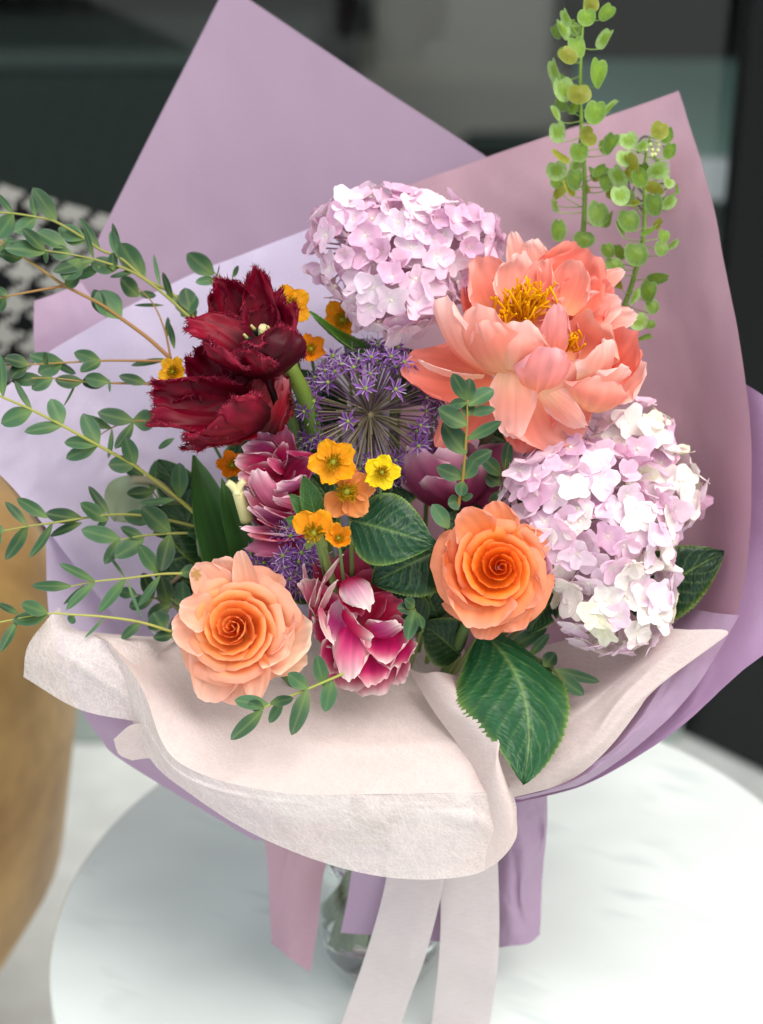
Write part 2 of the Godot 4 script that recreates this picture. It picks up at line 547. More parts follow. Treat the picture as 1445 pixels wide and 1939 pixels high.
	part("worktop", box(Vector3(0.86, 0.04, 0.26), Vector3(-0.56, 0.462, -3.75), 0.0, 0.006), M.grey_green, shelf)
	# tan velvet seat
	var seat := thing("armchair", "rounded tan velvet armchair at the left of the table", "armchair", Vector3(-0.622, 0.09, -1.42))
	var prof := [Vector2(0.0, 0.10), Vector2(0.18, 0.105), Vector2(0.25, 0.14), Vector2(0.315, 0.26), Vector2(0.34, 0.41), Vector2(0.335, 0.53), Vector2(0.31, 0.585), Vector2(0.26, 0.61), Vector2(0.14, 0.615), Vector2(0.0, 0.616)]
	part("seat", lathe(prof, 64, seat.position), M.velvet, seat)
	for a in 4:
		var f := Vector3(cos(a * PI / 2 + 0.8), 0, sin(a * PI / 2 + 0.8))
		part("leg", tube([seat.position + f * 0.17 + Vector3(0, 0.11, 0), seat.position + f * 0.19 - Vector3(0, 0.09, 0)], 0.018, 0.011, 10, 2), M.black_metal, seat)
	var pad := thing("cushion", "black and white houndstooth cushion standing on the tan velvet seat", "cushion", Vector3(-0.40, 0.62, -1.72))
	var pm := PackedVector3Array()
	var n := 28
	for sd in [-1.0, 1.0]:
		for j in n + 1:
			for i in n + 1:
				var u := 2.0 * i / n - 1.0
				var v := 2.0 * j / n - 1.0
				var th := 0.075 * pow(maxf(0.0, (1 - pow(absf(u), 3.0)) * (1 - pow(absf(v), 3.0))), 0.55)
				var pinch := 1.0 - 0.05 * (1.0 - absf(u * v))
				pm.append(Basis.from_euler(Vector3(-0.25, 0.25, -0.42)) * Vector3(u * 0.17 * pinch * sd, v * 0.17 * pinch, th * sd) + Vector3(-0.425, 0.725, -1.78))
	var puv := PackedVector2Array()
	for sd in 2:
		for j in n + 1:
			for i in n + 1:
				puv.append(Vector2(i, j) * 0.34 / n)
	var idx := lattice(n, n)
	var off := (n + 1) * (n + 1)
	var more := PackedInt32Array()
	for k in idx:
		more.append(k + off)
	idx.append_array(more)
	part("cover", build(pm, idx, PackedColorArray(), puv), M.hound, pad)

func make_table_and_vase() -> void:
	var top := 0.55
	var c := on_level(862, 1765, top)
	var r := (on_level(100, 1765, top) - c).length()
	var t := thing("side_table", "round white marble table with a thin green glass edge under the bouquet", "table", Vector3(c.x, 0, c.z))
	part("table_top", lathe([Vector2(0, 0), Vector2(r - 0.003, 0), Vector2(r, 0.003), Vector2(r, 0.021), Vector2(r - 0.002, 0.0236), Vector2(r - 0.0026, 0.024), Vector2(r - 0.02, 0.024), Vector2(0, 0.024)], 128, Vector3(c.x, top - 0.024, c.z)), M.marble, t)
	part("rim", lathe([Vector2(r - 0.02, -0.0122), Vector2(r - 0.004, -0.0122), Vector2(r - 0.002, -0.010), Vector2(r - 0.002, -0.002), Vector2(r - 0.004, -0.0004), Vector2(r - 0.02, -0.0004)], 128, Vector3(c.x, top - 0.024, c.z)), M.edge_glass, t)
	part("apron", lathe([Vector2(0, -0.05), Vector2(r - 0.006, -0.05), Vector2(r - 0.004, -0.048), Vector2(r - 0.004, -0.0125), Vector2(0, -0.0125)], 96, Vector3(c.x, top - 0.024, c.z)), M.oak, t)
	part("pedestal", lathe([Vector2(0.16, 0), Vector2(0.16, 0.02), Vector2(0.03, 0.05), Vector2(0.025, 0.2), Vector2(0.03, top - 0.075), Vector2(0.0, top - 0.075)], 40, Vector3(c.x, 0.0, c.z)), M.black_metal, t)
	# vase
	var b := on_level(722, 1815, top) + Vector3(0, 0.001, 0)
	M.neck = b + Vector3(0, 0.165, 0)
	var v := thing("vase", "clear glass vase of water half hidden under the wrapping", "vase", b)
	var outer := [Vector2(0.0, 0.0), Vector2(0.034, 0.0), Vector2(0.041, 0.004), Vector2(0.046, 0.016), Vector2(0.048, 0.05), Vector2(0.046, 0.1), Vector2(0.036, 0.15), Vector2(0.03, 0.17), Vector2(0.031, 0.185)]
	var glass := outer.duplicate()
	glass.append(Vector2(0.0285, 0.185))
	for k in [Vector2(0.0275, 0.17), Vector2(0.0335, 0.15), Vector2(0.0432, 0.1), Vector2(0.0452, 0.05), Vector2(0.0432, 0.018), Vector2(0.038, 0.009), Vector2(0.0, 0.008)]:
		glass.append(k)
	part("glass", lathe(glass, 64, b), M.vase, v)
	part("water", lathe([Vector2(0.0, 0.0085), Vector2(0.0375, 0.0095), Vector2(0.0428, 0.019), Vector2(0.0447, 0.05), Vector2(0.0428, 0.1), Vector2(0.041, 0.11), Vector2(0.0, 0.11)], 64, b), M.water, v)

# ---------------------------------------------------------------- wrapping
func make_papers() -> void:
	var knot := at(755, 1480, -0.088)
	M.knot = knot
	var g := "sheets of wrapping paper round the bouquet"
	var s := thing("wrapping_sheet", "tall flat mauve paper sheet standing up behind the flowers at top left", "wrapping paper", knot, g)
	part("paper", sheet([[84, 655, -120, 260, 305, -150, 429, -30, -178], [170, 800, -125, 420, 500, -152, 700, 152, -172], [330, 960, -118, 620, 700, -140, 935, 307, -160], [600, 1250, -100, 760, 950, -120, 1080, 420, -150]], 40, 40, 0.0009, 3.0, [[0.15, 0.2, 0.6, 0.32, 1.6, 0.05], [0.5, 0.55, 0.85, 0.5, 1.4, 0.04]]), M.dusty_mauve, s)
	s = thing("wrapping_sheet", "small folded corner of mauve paper at far left below the houndstooth cushion", "wrapping paper", knot, g)
	part("paper", sheet([[65, 570, -112, 105, 556, -118, 155, 535, -124], [64, 620, -108, 130, 640, -114, 260, 700, -122], [68, 700, -104, 180, 800, -110, 340, 900, -118]], 16, 16, 0.002), M.mauve, s)
	s = thing("wrapping_sheet", "pale lavender paper sheet behind the left eucalyptus and dark red tulips", "wrapping paper", knot, g)
	part("paper", sheet([[-45, 775, -62, 40, 712, -80, 112, 655, -98, 330, 535, -112, 470, 478, -116, 620, 422, -122], [-25, 865, -58, 100, 810, -80, 220, 780, -96, 400, 720, -108, 560, 660, -112, 720, 620, -118], [30, 930, -58, 160, 930, -80, 280, 910, -96, 460, 900, -106, 620, 880, -108, 760, 850, -110], [92, 1006, -60, 200, 1060, -82, 320, 1080, -92, 500, 1120, -98, 650, 1120, -100, 780, 1100, -100], [215, 1165, -62, 300, 1200, -75, 420, 1260, -84, 560, 1330, -88, 680, 1380, -88, 770, 1400, -88]], 56, 50, 0.004, 0.0, [[0.15, 0.3, 0.5, 0.45, 2.0, 0.05], [0.05, 0.6, 0.4, 0.62, 2.0, 0.04], [0.3, 0.1, 0.45, 0.5, 1.5, 0.03]]), M.lavender, s)
	s = thing("wrapping_sheet", "folded lilac paper edge below the lavender sheet at left", "wrapping paper", knot, g)
	part("paper", sheet([[87, 985, -66, 180, 1080, -86, 300, 1210, -92], [88, 1060, -62, 150, 1110, -78, 250, 1220, -88], [93, 1160, -58, 170, 1215, -66, 300, 1290, -80], [110, 1240, -56, 220, 1300, -62, 380, 1400, -76]], 20, 20, 0.002), M.lavender, s)
	s = thing("wrapping_sheet", "mauve paper underside showing below the pale collar at lower left", "wrapping paper", knot, g)
	part("paper", sheet([[110, 1250, -40, 260, 1320, -40, 440, 1380, -40], [152, 1342, -46, 280, 1400, -46, 460, 1450, -46], [190, 1398, -54, 290, 1430, -54, 480, 1500, -52], [240, 1446, -62, 318, 1468, -62, 560, 1560, -60], [480, 1590, -80, 560, 1600, -76, 680, 1640, -72]], 20, 24, 0.002), M.mauve, s)
	s = thing("wrapping_sheet", "large pinkish mauve paper sheet curving up at right, with a printed line drawing", "wrapping paper", knot, g)
	part("paper", sheet([[640, 405, -140, 745, 362, -142, 920, 299, -145, 1100, 237, -140, 1285, 172, -122], [690, 600, -136, 800, 560, -136, 980, 520, -135, 1190, 470, -112, 1352, 400, -72], [720, 820, -124, 850, 800, -122, 1060, 780, -118, 1280, 760, -88, 1413, 740, -32], [740, 1020, -112, 880, 1000, -112, 1070, 1020, -106, 1310, 1000, -78, 1421, 970, -12], [750, 1220, -100, 880, 1220, -98, 1080, 1230, -90, 1275, 1200, -66, 1392, 1170, -8], [760, 1440, -90, 880, 1440, -86, 1020, 1420, -76, 1180, 1370, -50, 1292, 1330, -10]], 60, 66, 0.004, 0.0, [[0.42, 0.0, 0.72, 0.22, 2.0, 0.03], [0.5, 0.55, 0.95, 0.72, 2.5, 0.05], [0.6, 0.95, 0.9, 0.6, 3.0, 0.05]]), M.rose_mauve, s)
	make_print(s)
	s = thing("wrapping_sheet", "outer violet mauve paper sheet folding out past the right edge", "wrapping paper", knot, g)
	part("paper", sheet([[1300, 690, -100, 1408, 726, -52, 1500, 790, -26], [1300, 900, -100, 1432, 930, -40, 1530, 960, -12], [1290, 1100, -90, 1400, 1120, -36, 1520, 1160, -6], [1200, 1280, -70, 1290, 1305, -34, 1396, 1278, -8], [1060, 1420, -60, 1180, 1410, -34, 1268, 1392, -14], [930, 1490, -60, 1040, 1490, -34, 1112, 1484, -20], [860, 1530, -60, 930, 1524, -40, 975, 1520, -30]], 40, 70, 0.004, 0.0, [[0.2, 0.3, 0.9, 0.62, 5.0, 0.06], [0.3, 0.5, 0.95, 0.9, 4.0, 0.05]]), M.violet, s)
	s = thing("wrapping_sheet", "narrow folded mauve paper layer between the pale collar and the outer sheet at lower right", "wrapping paper", knot, g)
	part("paper", sheet([[1300, 1150, -52, 1350, 1160, -20, 1400, 1165, -6], [1220, 1270, -30, 1280, 1270, -6, 1318, 1300, -2], [1150, 1380, -20, 1195, 1385, 0, 1240, 1385, -4], [1050, 1470, -16, 1085, 1478, 2, 1118, 1476, -8], [960, 1508, -10, 975, 1512, -6, 990, 1514, -18]], 30, 70, 0.004, 0.0, [[0.3, 0.1, 0.5, 0.6, 6.0, 0.12], [0.6, 0.5, 0.2, 0.75, 5.0, 0.06], [0.7, 0.62, 0.3, 0.86, 4.0, 0.05]]), M.mauve, s)
	# skirt of paper round the vase
	s = thing("wrapping_skirt", "dusky mauve paper strip hanging left of the vase under the collar", "wrapping paper", knot, "paper hanging below the tie")
	part("paper", sheet([[500, 1560, -72, 570, 1560, -58, 640, 1560, -62], [508, 1660, -92, 560, 1665, -78, 612, 1660, -82], [512, 1740, -108, 555, 1750, -94, 602, 1750, -96], [514, 1785, -116, 550, 1815, -104, 588, 1840, -108]], 24, 30, 0.003, 2.0, [[0.5, 0.0, 0.25, 0.35, 4.0, 0.12]]), M.rose_mauve, s)
	s = thing("wrapping_skirt", "short mauve paper flap hanging in front of the vase", "wrapping paper", knot, "paper hanging below the tie")
	part("paper", sheet([[672, 1600, -54, 740, 1600, -50, 900, 1600, -54], [660, 1690, -72, 730, 1690, -66, 900, 1690, -70], [645, 1766, -88, 720, 1772, -84, 900, 1790, -86]], 14, 14, 0.002), M.mauve, s)
	s = thing("wrapping_skirt", "crumpled pale lilac paper hanging right of the ribbons", "wrapping paper", knot, "paper hanging below the tie")
	part("paper", sheet([[890, 1480, -70, 960, 1490, -52, 1020, 1500, -60, 1036, 1506, -74], [900, 1590, -92, 965, 1560, -70, 1018, 1590, -86, 1036, 1560, -92], [900, 1690, -112, 960, 1690, -88, 990, 1700, -106, 1028, 1650, -110], [900, 1800, -132, 960, 1790, -118, 1000, 1785, -124, 1022, 1768, -130]], 50, 50, 0.005, 5.0, [[0.3, 0.2, 0.8, 0.75, 7.0, 0.12], [0.7, 0.1, 0.95, 0.5, 6.0, 0.1], [0.5, 0.5, 0.75, 0.85, 5.0, 0.08]]), M.mauve, s)
	# ribbons
	var bow := thing("ribbon", "pale pink satin ribbon with two long tails hanging in front of the vase", "ribbon", knot)
	part("tail", sheet([[745, 1560, -42, 860, 1560, -40], [728, 1680, -54, 836, 1690, -52], [695, 1800, -68, 806, 1808, -66], [660, 1900, -84, 768, 1915, -82], [610, 2040, -108, 722, 2060, -106], [560, 2180, -132, 676, 2205, -130]], 10, 50, 0.004, 1.0), M.ribbon, bow)
	part("tail", sheet([[826, 1560, -42, 940, 1560, -46], [834, 1690, -56, 945, 1690, -60], [832, 1800, -72, 944, 1800, -76], [820, 1920, -92, 930, 1925, -94], [800, 2060, -114, 905, 2070, -114], [782, 2200, -136, 885, 2215, -136]], 10, 50, 0.004, 7.0), M.ribbon, bow)
	part("knot", sheet([[690, 1470, -70, 755, 1470, -50, 860, 1470, -66], [690, 1530, -74, 755, 1535, -56, 860, 1530, -72]], 10, 6), M.ribbon, bow)
	# the pale nonwoven collar
	var k := thing("paper_collar", "pale pink nonwoven collar folded out round the front of the bouquet", "wrapping paper", knot)
	var ridge := [205, 1213, 4, 270, 1305, 20, 335, 1440, 36, 520, 1500, 46, 730, 1503, 46, 925, 1500, 38, 966, 1490, 28]
	part("main_fold", sheet([[145, 1194, -26, 240, 1203, -34, 350, 1206, -42, 580, 1200, -64, 760, 1206, -66, 850, 1216, -64, 880, 1230, -60],
		[172, 1201, -14, 265, 1232, -16, 390, 1290, -20, 600, 1308, -26, 740, 1308, -30, 830, 1320, -32, 885, 1335, -30],
		[194, 1207, -2, 285, 1285, 4, 410, 1395, 14, 580, 1425, 18, 730, 1415, 14, 850, 1405, 8, 920, 1410, 4], ridge], 90, 60, 0.0014, 0.0, [[0.3, 0.5, 0.75, 0.72, 2.5, 0.06], [0.55, 0.62, 0.95, 0.7, 3.0, 0.06], [0.7, 0.3, 0.9, 0.75, 3.0, 0.06]]), M.nonwoven, k)
	part("front_drop", sheet([ridge, [216, 1255, -4, 268, 1365, 12, 345, 1475, 30, 512, 1540, 42, 730, 1560, 44, 935, 1560, 36, 978, 1530, 24], [228, 1300, -16, 280, 1430, 0, 358, 1502, 16, 510, 1594, 30, 720, 1660, 32, 900, 1655, 26, 975, 1592, 14]], 90, 44, 0.0016, 4.0, [[0.1, 0.55, 0.5, 0.2, 2.0, 0.07], [0.72, 0.2, 0.9, 0.8, 2.5, 0.05]]), M.nonwoven_thin, k)
	part("left_flap", sheet([[112, 1150, -16, 145, 1192, -24, 240, 1205, -30, 345, 1206, -34],
		[85, 1178, -6, 150, 1205, -8, 225, 1215, -6, 300, 1240, -18],
		[52, 1225, -6, 150, 1255, 2, 250, 1285, 6, 300, 1310, -8],
		[44, 1282, -14, 150, 1343, -6, 272, 1370, 0, 310, 1400, -14]], 50, 44, 0.0015, 0.0, [[0.3, 0.3, 1.0, 0.42, 2.5, 0.06], [0.2, 0.6, 0.7, 0.9, 2.0, 0.06]]), M.nonwoven_thin, k)
	part("small_roll", sheet([[215, 1400, -2, 250, 1372, 8, 290, 1375, 14, 320, 1400, 10], [225, 1428, -10, 255, 1402, -2, 290, 1400, 4, 330, 1430, 6], [250, 1440, -8, 280, 1436, -4, 310, 1440, 0, 350, 1470, 4]], 16, 12), M.nonwoven, k)
	part("twist", sheet([[772, 1265, -22, 800, 1275, -6, 830, 1272, 0, 868, 1280, -18],
		[820, 1345, 2, 850, 1335, 16, 890, 1330, 18, 915, 1345, 0],
		[880, 1430, 16, 915, 1405, 32, 945, 1385, 34, 965, 1400, 16],
		[905, 1500, 30, 932, 1480, 44, 944, 1440, 44, 940, 1420, 24],
		[900, 1590, 26, 950, 1570, 40, 972, 1530, 42, 955, 1470, 26],
		[860, 1660, 20, 932, 1640, 26, 976, 1590, 28, 978, 1540, 24]], 20, 36, 0.001), M.nonwoven, k)
	part("right_fold", sheet([[800, 1230, -60, 940, 1235, -62, 1060, 1215, -62, 1180, 1180, -52, 1240, 1178, -40],
		[850, 1320, -34, 960, 1320, -34, 1080, 1290, -34, 1180, 1250, -26, 1240, 1188, -18],
		[900, 1410, -12, 990, 1400, -8, 1100, 1350, -4, 1185, 1285, 0, 1300, 1192, 6],
		[950, 1480, 2, 1030, 1460, 8, 1120, 1410, 14, 1195, 1330, 14, 1378, 1200, 10],
		[965, 1512, -4, 1070, 1482, 2, 1140, 1430, 8, 1205, 1350, 10, 1250, 1278, 6]], 70, 60, 0.0018, 0.0, [[0.3, 0.5, 0.8, 0.4, 3.0, 0.05], [0.5, 0.7, 0.95, 0.55, 3.0, 0.05]]), M.nonwoven, k)

func make_print(s: Node3D) -> void:
	# line drawing printed on the right sheet, on a pale oval
	var spot := func(x, y): return at(x, y, -0.098 + (x - 1230.0) * 0.00026 + (y - 300.0) * 0.00006)
	var ov := PackedVector3Array([spot.call(1230, 322)])
	var idx := PackedInt32Array()
	for i in 40:
		var a := TAU * i / 40
		ov.append(spot.call(1230 + cos(a) * 40, 322 + sin(a) * 70))
		idx.append_array([0, 1 + i, 1 + (i + 1) % 40])
	var st := part("printed_oval", build(ov, idx), M.sticker, s)
	var strokes := [[1207, 285, 1210, 268, 1218, 259, 1228, 259], [1196, 322, 1191, 345, 1193, 362, 1203, 382, 1217, 398], [1234, 345, 1250, 348, 1262, 345, 1270, 338, 1266, 350, 1258, 361],
		[1256, 276, 1264, 290], [1236, 294, 1242, 302, 1247, 303], [1199, 362, 1201, 353], [1208, 352, 1214, 362, 1222, 371], [1206, 374, 1213, 381, 1217, 379], [1240, 338, 1245, 339, 1248, 333], [1260, 338, 1262, 328]]
	for q in strokes:
		var pts := []
		for i in range(0, q.size(), 2):
			pts.append(spot.call(q[i], q[i + 1]) + eye.basis.z * 0.0006)
		part("pen_stroke", tube(pts, 0.0005, 0.0004, 5), M.ink, st)
# ---------------------------------------------------------------- flowers
# rows of: base x y depth(mm), tip x y depth(mm), width, face x y z, bow, cup, more   (x, y, width relative to a corner and a scale)
func petals_of(o: Node3D, called: String, list: Array, mat: Material, style: Dictionary, ox := 0.0, oy := 0.0, sc := 1.0, dz := 0.0) -> Array:
	var made := []
	for q in list:
		var a := at(ox + q[0] / sc, oy + q[1] / sc, (q[2] + dz) * 0.001)
		var b := at(ox + q[3] / sc, oy + q[4] / sc, (q[5] + dz) * 0.001)
		var st: Dictionary = merge_dict(style, {"bow": q[10], "cup": q[11]})
		a = b + (a - b) * (st.get("reach", 1.0) as float)
		if q.size() > 12:
			st = merge_dict(st, q[12])
		made.append(part(called, petal(a, b, way(q[7], q[8], q[9]), q[6] / sc * PX * st.get("wide", 1.0), st), mat, o))
		if st.has("fringe"):
			part("fringe", bristles(st), mat, made[-1]).position = Vector3.ZERO
	return made

func bristles(st: Dictionary) -> ArrayMesh:
	var p := PackedVector3Array()
	var cs := PackedColorArray()
	var idx := PackedInt32Array()
	var n := rim_points.size()
	for k in n:
		var r0: Array = rim_points[k]
		if k < n * 0.18:
			continue
		for h in 7:
			var r1: Array = rim_points[mini(k + 2, n - 1)]
			var q: Vector3 = r0[0]
			if (r1[0] as Vector3).distance_to(q) < 0.012:
				q = q.lerp(r1[0], rng.randf())
			q += r0[1] * -0.0008 * rng.randf()
			var d: Vector3 = (r0[1] + r0[2] * rng.randf_range(-0.9, 1.1) + Vector3(rng.randf_range(-0.7, 0.7), rng.randf_range(-0.7, 0.7), rng.randf_range(-0.7, 0.7))).normalized()
			var l := rng.randf_range(0.0018, 0.0052)
			var s := d.cross(eye.basis.z).normalized() * 0.00032
			var b := p.size()
			p.append_array([q - s, q + s, q + d * l * 0.6 + s * 0.6, q + d * l, q + eye.basis.z * 0.0002])
			var c: Color = st.get("fringe")
			c = c.lerp(st.get("c0"), rng.randf() * 0.7)
			for m in 5:
				cs.append(c)
			idx.append_array([b, b + 2, b + 1, b, b + 3, b + 2, b + 4, b + 2, b + 3])
	return build(p, idx, cs)

func stalk(o: Node3D, from: Vector3, r := 0.003, c := Color(0.12, 0.2, 0.06), called := "stem", sink := 0.012) -> void:
	var a := rng.randf() * TAU
	var to: Vector3 = M.neck + Vector3(cos(a), 0.0, sin(a)) * rng.randf_range(0.002, 0.022)
	var low: Vector3 = M.neck + Vector3(-cos(a), 0.0, -sin(a)) * rng.randf_range(0.006, 0.022) + eye.basis.x * rng.randf_range(-0.022, 0.0) - Vector3(0, rng.randf_range(0.115, 0.145), 0)
	var mid := from.lerp(to, 0.45) - eye.basis.z * sink
	var pts := [from, mid, to] if called == "stalk" else [from, mid, to, low]
	part(called, tube(pts, r * 0.9, r, 7, 14, c, c.darkened(0.2)), M.stem, o)

func rose(label: String, c: Vector3, axis: Vector3, R: float, s: float, inner: Color, mid: Color, outer: Color, n := 36, lean := Vector2.ZERO) -> Node3D:
	var o := thing("rose", label, "rose", c, "peach roses at the front of the bouquet")
	var z := axis
	var x := eye.basis.y.cross(z).normalized()
	var y := z.cross(x)
	for k in n:
		var f := float(k) / (n - 1)
		var r := R * (0.05 + 0.86 * pow(f, 1.15))
		var half := lerpf(1.4, 0.92, pow(f, 0.6)) * rng.randf_range(0.85, 1.15)
		var phi := k * 2.399 + s
		var rimz := R * (0.17 - 0.42 * f * f * f + rng.randf_range(-0.04, 0.04))
		var flare := maxf(0.0, f - 0.3) * 0.55 * rng.randf_range(0.6, 1.3)
		var depth := -R * lerpf(0.20, 0.58, f)
		var off := lean * R * (1.0 - f) + Vector2(rng.randfn(), rng.randfn()) * R * 0.022 * f
		var nu := 18 if f > 0.3 else 14
		var nv := 12
		var p := PackedVector3Array()
		var cs := PackedColorArray()
		var sd := rng.randf() * 90.0
		var peak := rng.randf_range(0.0, 0.08)
		var flatness := rng.randf_range(0.15, 0.42)
		var swirl := rng.randf_range(0.08, 0.26)
		for j in nv + 1:
			for i in nu + 1:
				var u := 2.0 * i / nu - 1.0
				var v := float(j) / nv
				var a := phi + u * half
				var drop := pow(absf(u), 3.5) * R * (0.12 + 0.30 * f) - peak * R * (1.0 - absf(u) * 2.0)
				drop += R * 0.03 * wob.get_noise_2d(u * 60.0 + sd, sd)
				var top := rimz - drop
				var h := lerpf(depth, top, v)
				var rr := r * (0.30 + 0.70 * pow(sin(v * PI * 0.5), 0.75)) + R * flare * pow(maxf(0.0, v - 0.62) / 0.38, 2.0) * 0.62
				h -= R * flare * 0.55 * pow(maxf(0.0, v - 0.72) / 0.28, 2.0)
				rr *= 1.0 + 0.035 * v * wob.get_noise_2d(u * 40.0 + sd, v * 30.0) - swirl * u * (1.0 - 0.5 * f) - 0.05 * u * u - 0.13 * f * pow(u, 4.0)
				rr *= lerpf(1.0, cos(minf(half, 1.3) * 0.75) / cos(u * minf(half, 1.3) * 0.75), flatness * v) * (1.0 + 0.18 * flatness * v)
				rr += R * 0.014 * v * v * wob.get_noise_2d(u * 130.0 + sd, v * 60.0 + sd)
				p.append(c + x * (cos(a) * rr + off.x) + y * (sin(a) * rr + off.y) + z * h)
				var e := pow(maxf(v, absf(u) * v), 7.0)
				var col := inner.lerp(mid, clampf(0.35 + f * 0.8 + rng.randf_range(-0.02, 0.02), 0.0, 1.0)).lerp(outer, clampf(smoothstep(0.55, 1.0, f) * smoothstep(0.35, 1.0, v) + e * (0.28 + 0.5 * f), 0.0, 1.0))
				var g := 1.0 + 0.07 * wob.get_noise_2d(u * 110.0 + sd, v * 10.0)
				cs.append(Color(col.r * g, col.g * g, col.b * g))
		part("petal", build(p, lattice(nu, nv), cs), M.petal, o)
	stalk(o, c - axis * R * 0.6, 0.004)
	return o

func floret_petal(w: float, l: float, cup: float, s: float, c0: Color, c1: Color) -> ArrayMesh:
	var keep := eye
	var m := petal(Vector3.ZERO, Vector3(0, l, 0.0), Vector3(0, 0, 1), w, {"nu": 6, "nv": 7, "bow": -0.03, "cup": cup, "base": 0.22, "m": 0.6, "rd": 0.42, "ruf": 0.05, "rag": 0.02, "seed": s, "c0": c0, "c1": c1, "c2": c1, "streak": 0.10, "roll": 0.12, "spots": [[0.5, 0.75, 0.16, C("8a5a34")], [-0.4, 0.5, 0.07, C("9a6a44")]] if s > 60.0 else []})
	eye = keep
	return m

func hydrangea(label: String, lobes: Array, count: int, tints: Callable, ground: Vector3, size := 1.0) -> Node3D:
	var o := thing("hydrangea", label, "hydrangea", ground, "hydrangea heads")
	if not M.has("florets"):
		M.florets = []
		for t in [["fae4ee", "f2d0e3"], ["fdeff5", "f8e0ed"], ["fdf6ee", "faf0ea"], ["eff0c8", "f6f2da"], ["f4d4e2", "e8bcd6"]]:
			var set := []
			for k in 5:
				set.append(floret_petal(0.0135 + 0.0012 * (k % 4), 0.0145 + 0.0006 * ((k * 2) % 4), 0.35 + 0.12 * (k % 4), k * 17.0, C(t[0]).lerp(C("fff4e8"), 0.25), C(t[1])))
			M.florets.append(set)
		var bead := SphereMesh.new()
		bead.radius = 0.0016
		bead.height = 0.003
		bead.radial_segments = 10
		bead.rings = 5
		M.bead = bead
		M.bead_look = look(Color("e9dfcf"), 0.5)
		M.pedicel_look = look(Color("c9a9b4"), 0.6)
	var spots: Array = []
	var tries := 0
	while spots.size() < count and tries < 20000:
		tries += 1
		var lb: Array = lobes[rng.randi() % lobes.size()]
		var d := Vector3(rng.randfn(), rng.randfn(), rng.randfn() + 0.25).normalized()
		if d.z < -0.35:
			continue
		var c := at(lb[0], lb[1], lb[2] * 0.001)
		var r := Vector3(lb[3], lb[4], lb[5]) * PX
		var q := c + eye.basis * (d * r)
		var ok := true
		for lb2 in lobes:                                   # not inside another lobe
			if lb2 == lb:
				continue
			var rel: Vector3 = eye.basis.inverse() * (q - at(lb2[0], lb2[1], lb2[2] * 0.001)) / (Vector3(lb2[3], lb2[4], lb2[5]) * PX)
			if rel.length() < 0.88:
				ok = false
		for s2 in spots:
			if (s2[0] as Vector3).distance_to(q) < 0.0108 * size:
				ok = false
		if ok:
			spots.append([q, (eye.basis * (d / r * 0.05)).normalized(), c])
	for s2 in spots:
		var q: Vector3 = s2[0]
		var nrm: Vector3 = (s2[1] + Vector3(rng.randfn(), rng.randfn(), rng.randfn()) * 0.26).normalized()
		q += nrm * rng.randf_range(-0.004, 0.003)
		var bx := nrm.cross(Vector3(0.3, 1, 0.2)).normalized().rotated(nrm, rng.randf() * TAU)
		var bs := Basis(bx, nrm.cross(bx), nrm)
		var rel := Vector2((q - ground).dot(eye.basis.x), (q - ground).dot(eye.basis.y)) / PX
		var kind: int = tints.call(rel.x, rel.y)
		var fl := part("floret", M.bead, M.bead_look, o)
		fl.transform = Transform3D(bs, q - ground)
		var opened := rng.randf_range(0.05, 0.45)
		var shut := rng.randf() < 0.12
		for k in 4:
			var pt := part("petal", M.florets[kind][4 if rng.randf() < 0.04 else rng.randi() % 4], M.hydrangea, fl)
			var b2 := Basis(Vector3(0, 0, 1), k * PI / 2 + rng.randf_range(-0.12, 0.12)) * Basis(Vector3(1, 0, 0), opened + rng.randf_range(-0.15, 0.15) + (0.55 if shut else 0.0))
			pt.transform = Transform3D(b2.scaled(Vector3.ONE * rng.randf_range(0.70, 0.98) * size), Vector3(0, 0, 0.0002 + 0.0003 * (k % 2)))
		var pd := tube([q - ground - nrm * 0.001, (q - ground).lerp((s2[2] as Vector3) - ground, 0.5)], 0.0006, 0.0008, 4, 2)
		part("pedicel", pd, M.pedicel_look, fl).transform = fl.transform.affine_inverse()
	var core := SphereMesh.new()
	for lb in lobes:
		var cc := part("pedicel_core", core, M.pedicel_look, o)
		cc.transform = Transform3D(eye.basis.scaled_local(Vector3(lb[3], lb[4], lb[5]) * PX * 0.74), at(lb[0], lb[1], lb[2] * 0.001) - ground)
	stalk(o, ground - eye.basis.z * 0.03, 0.0045)
	return o

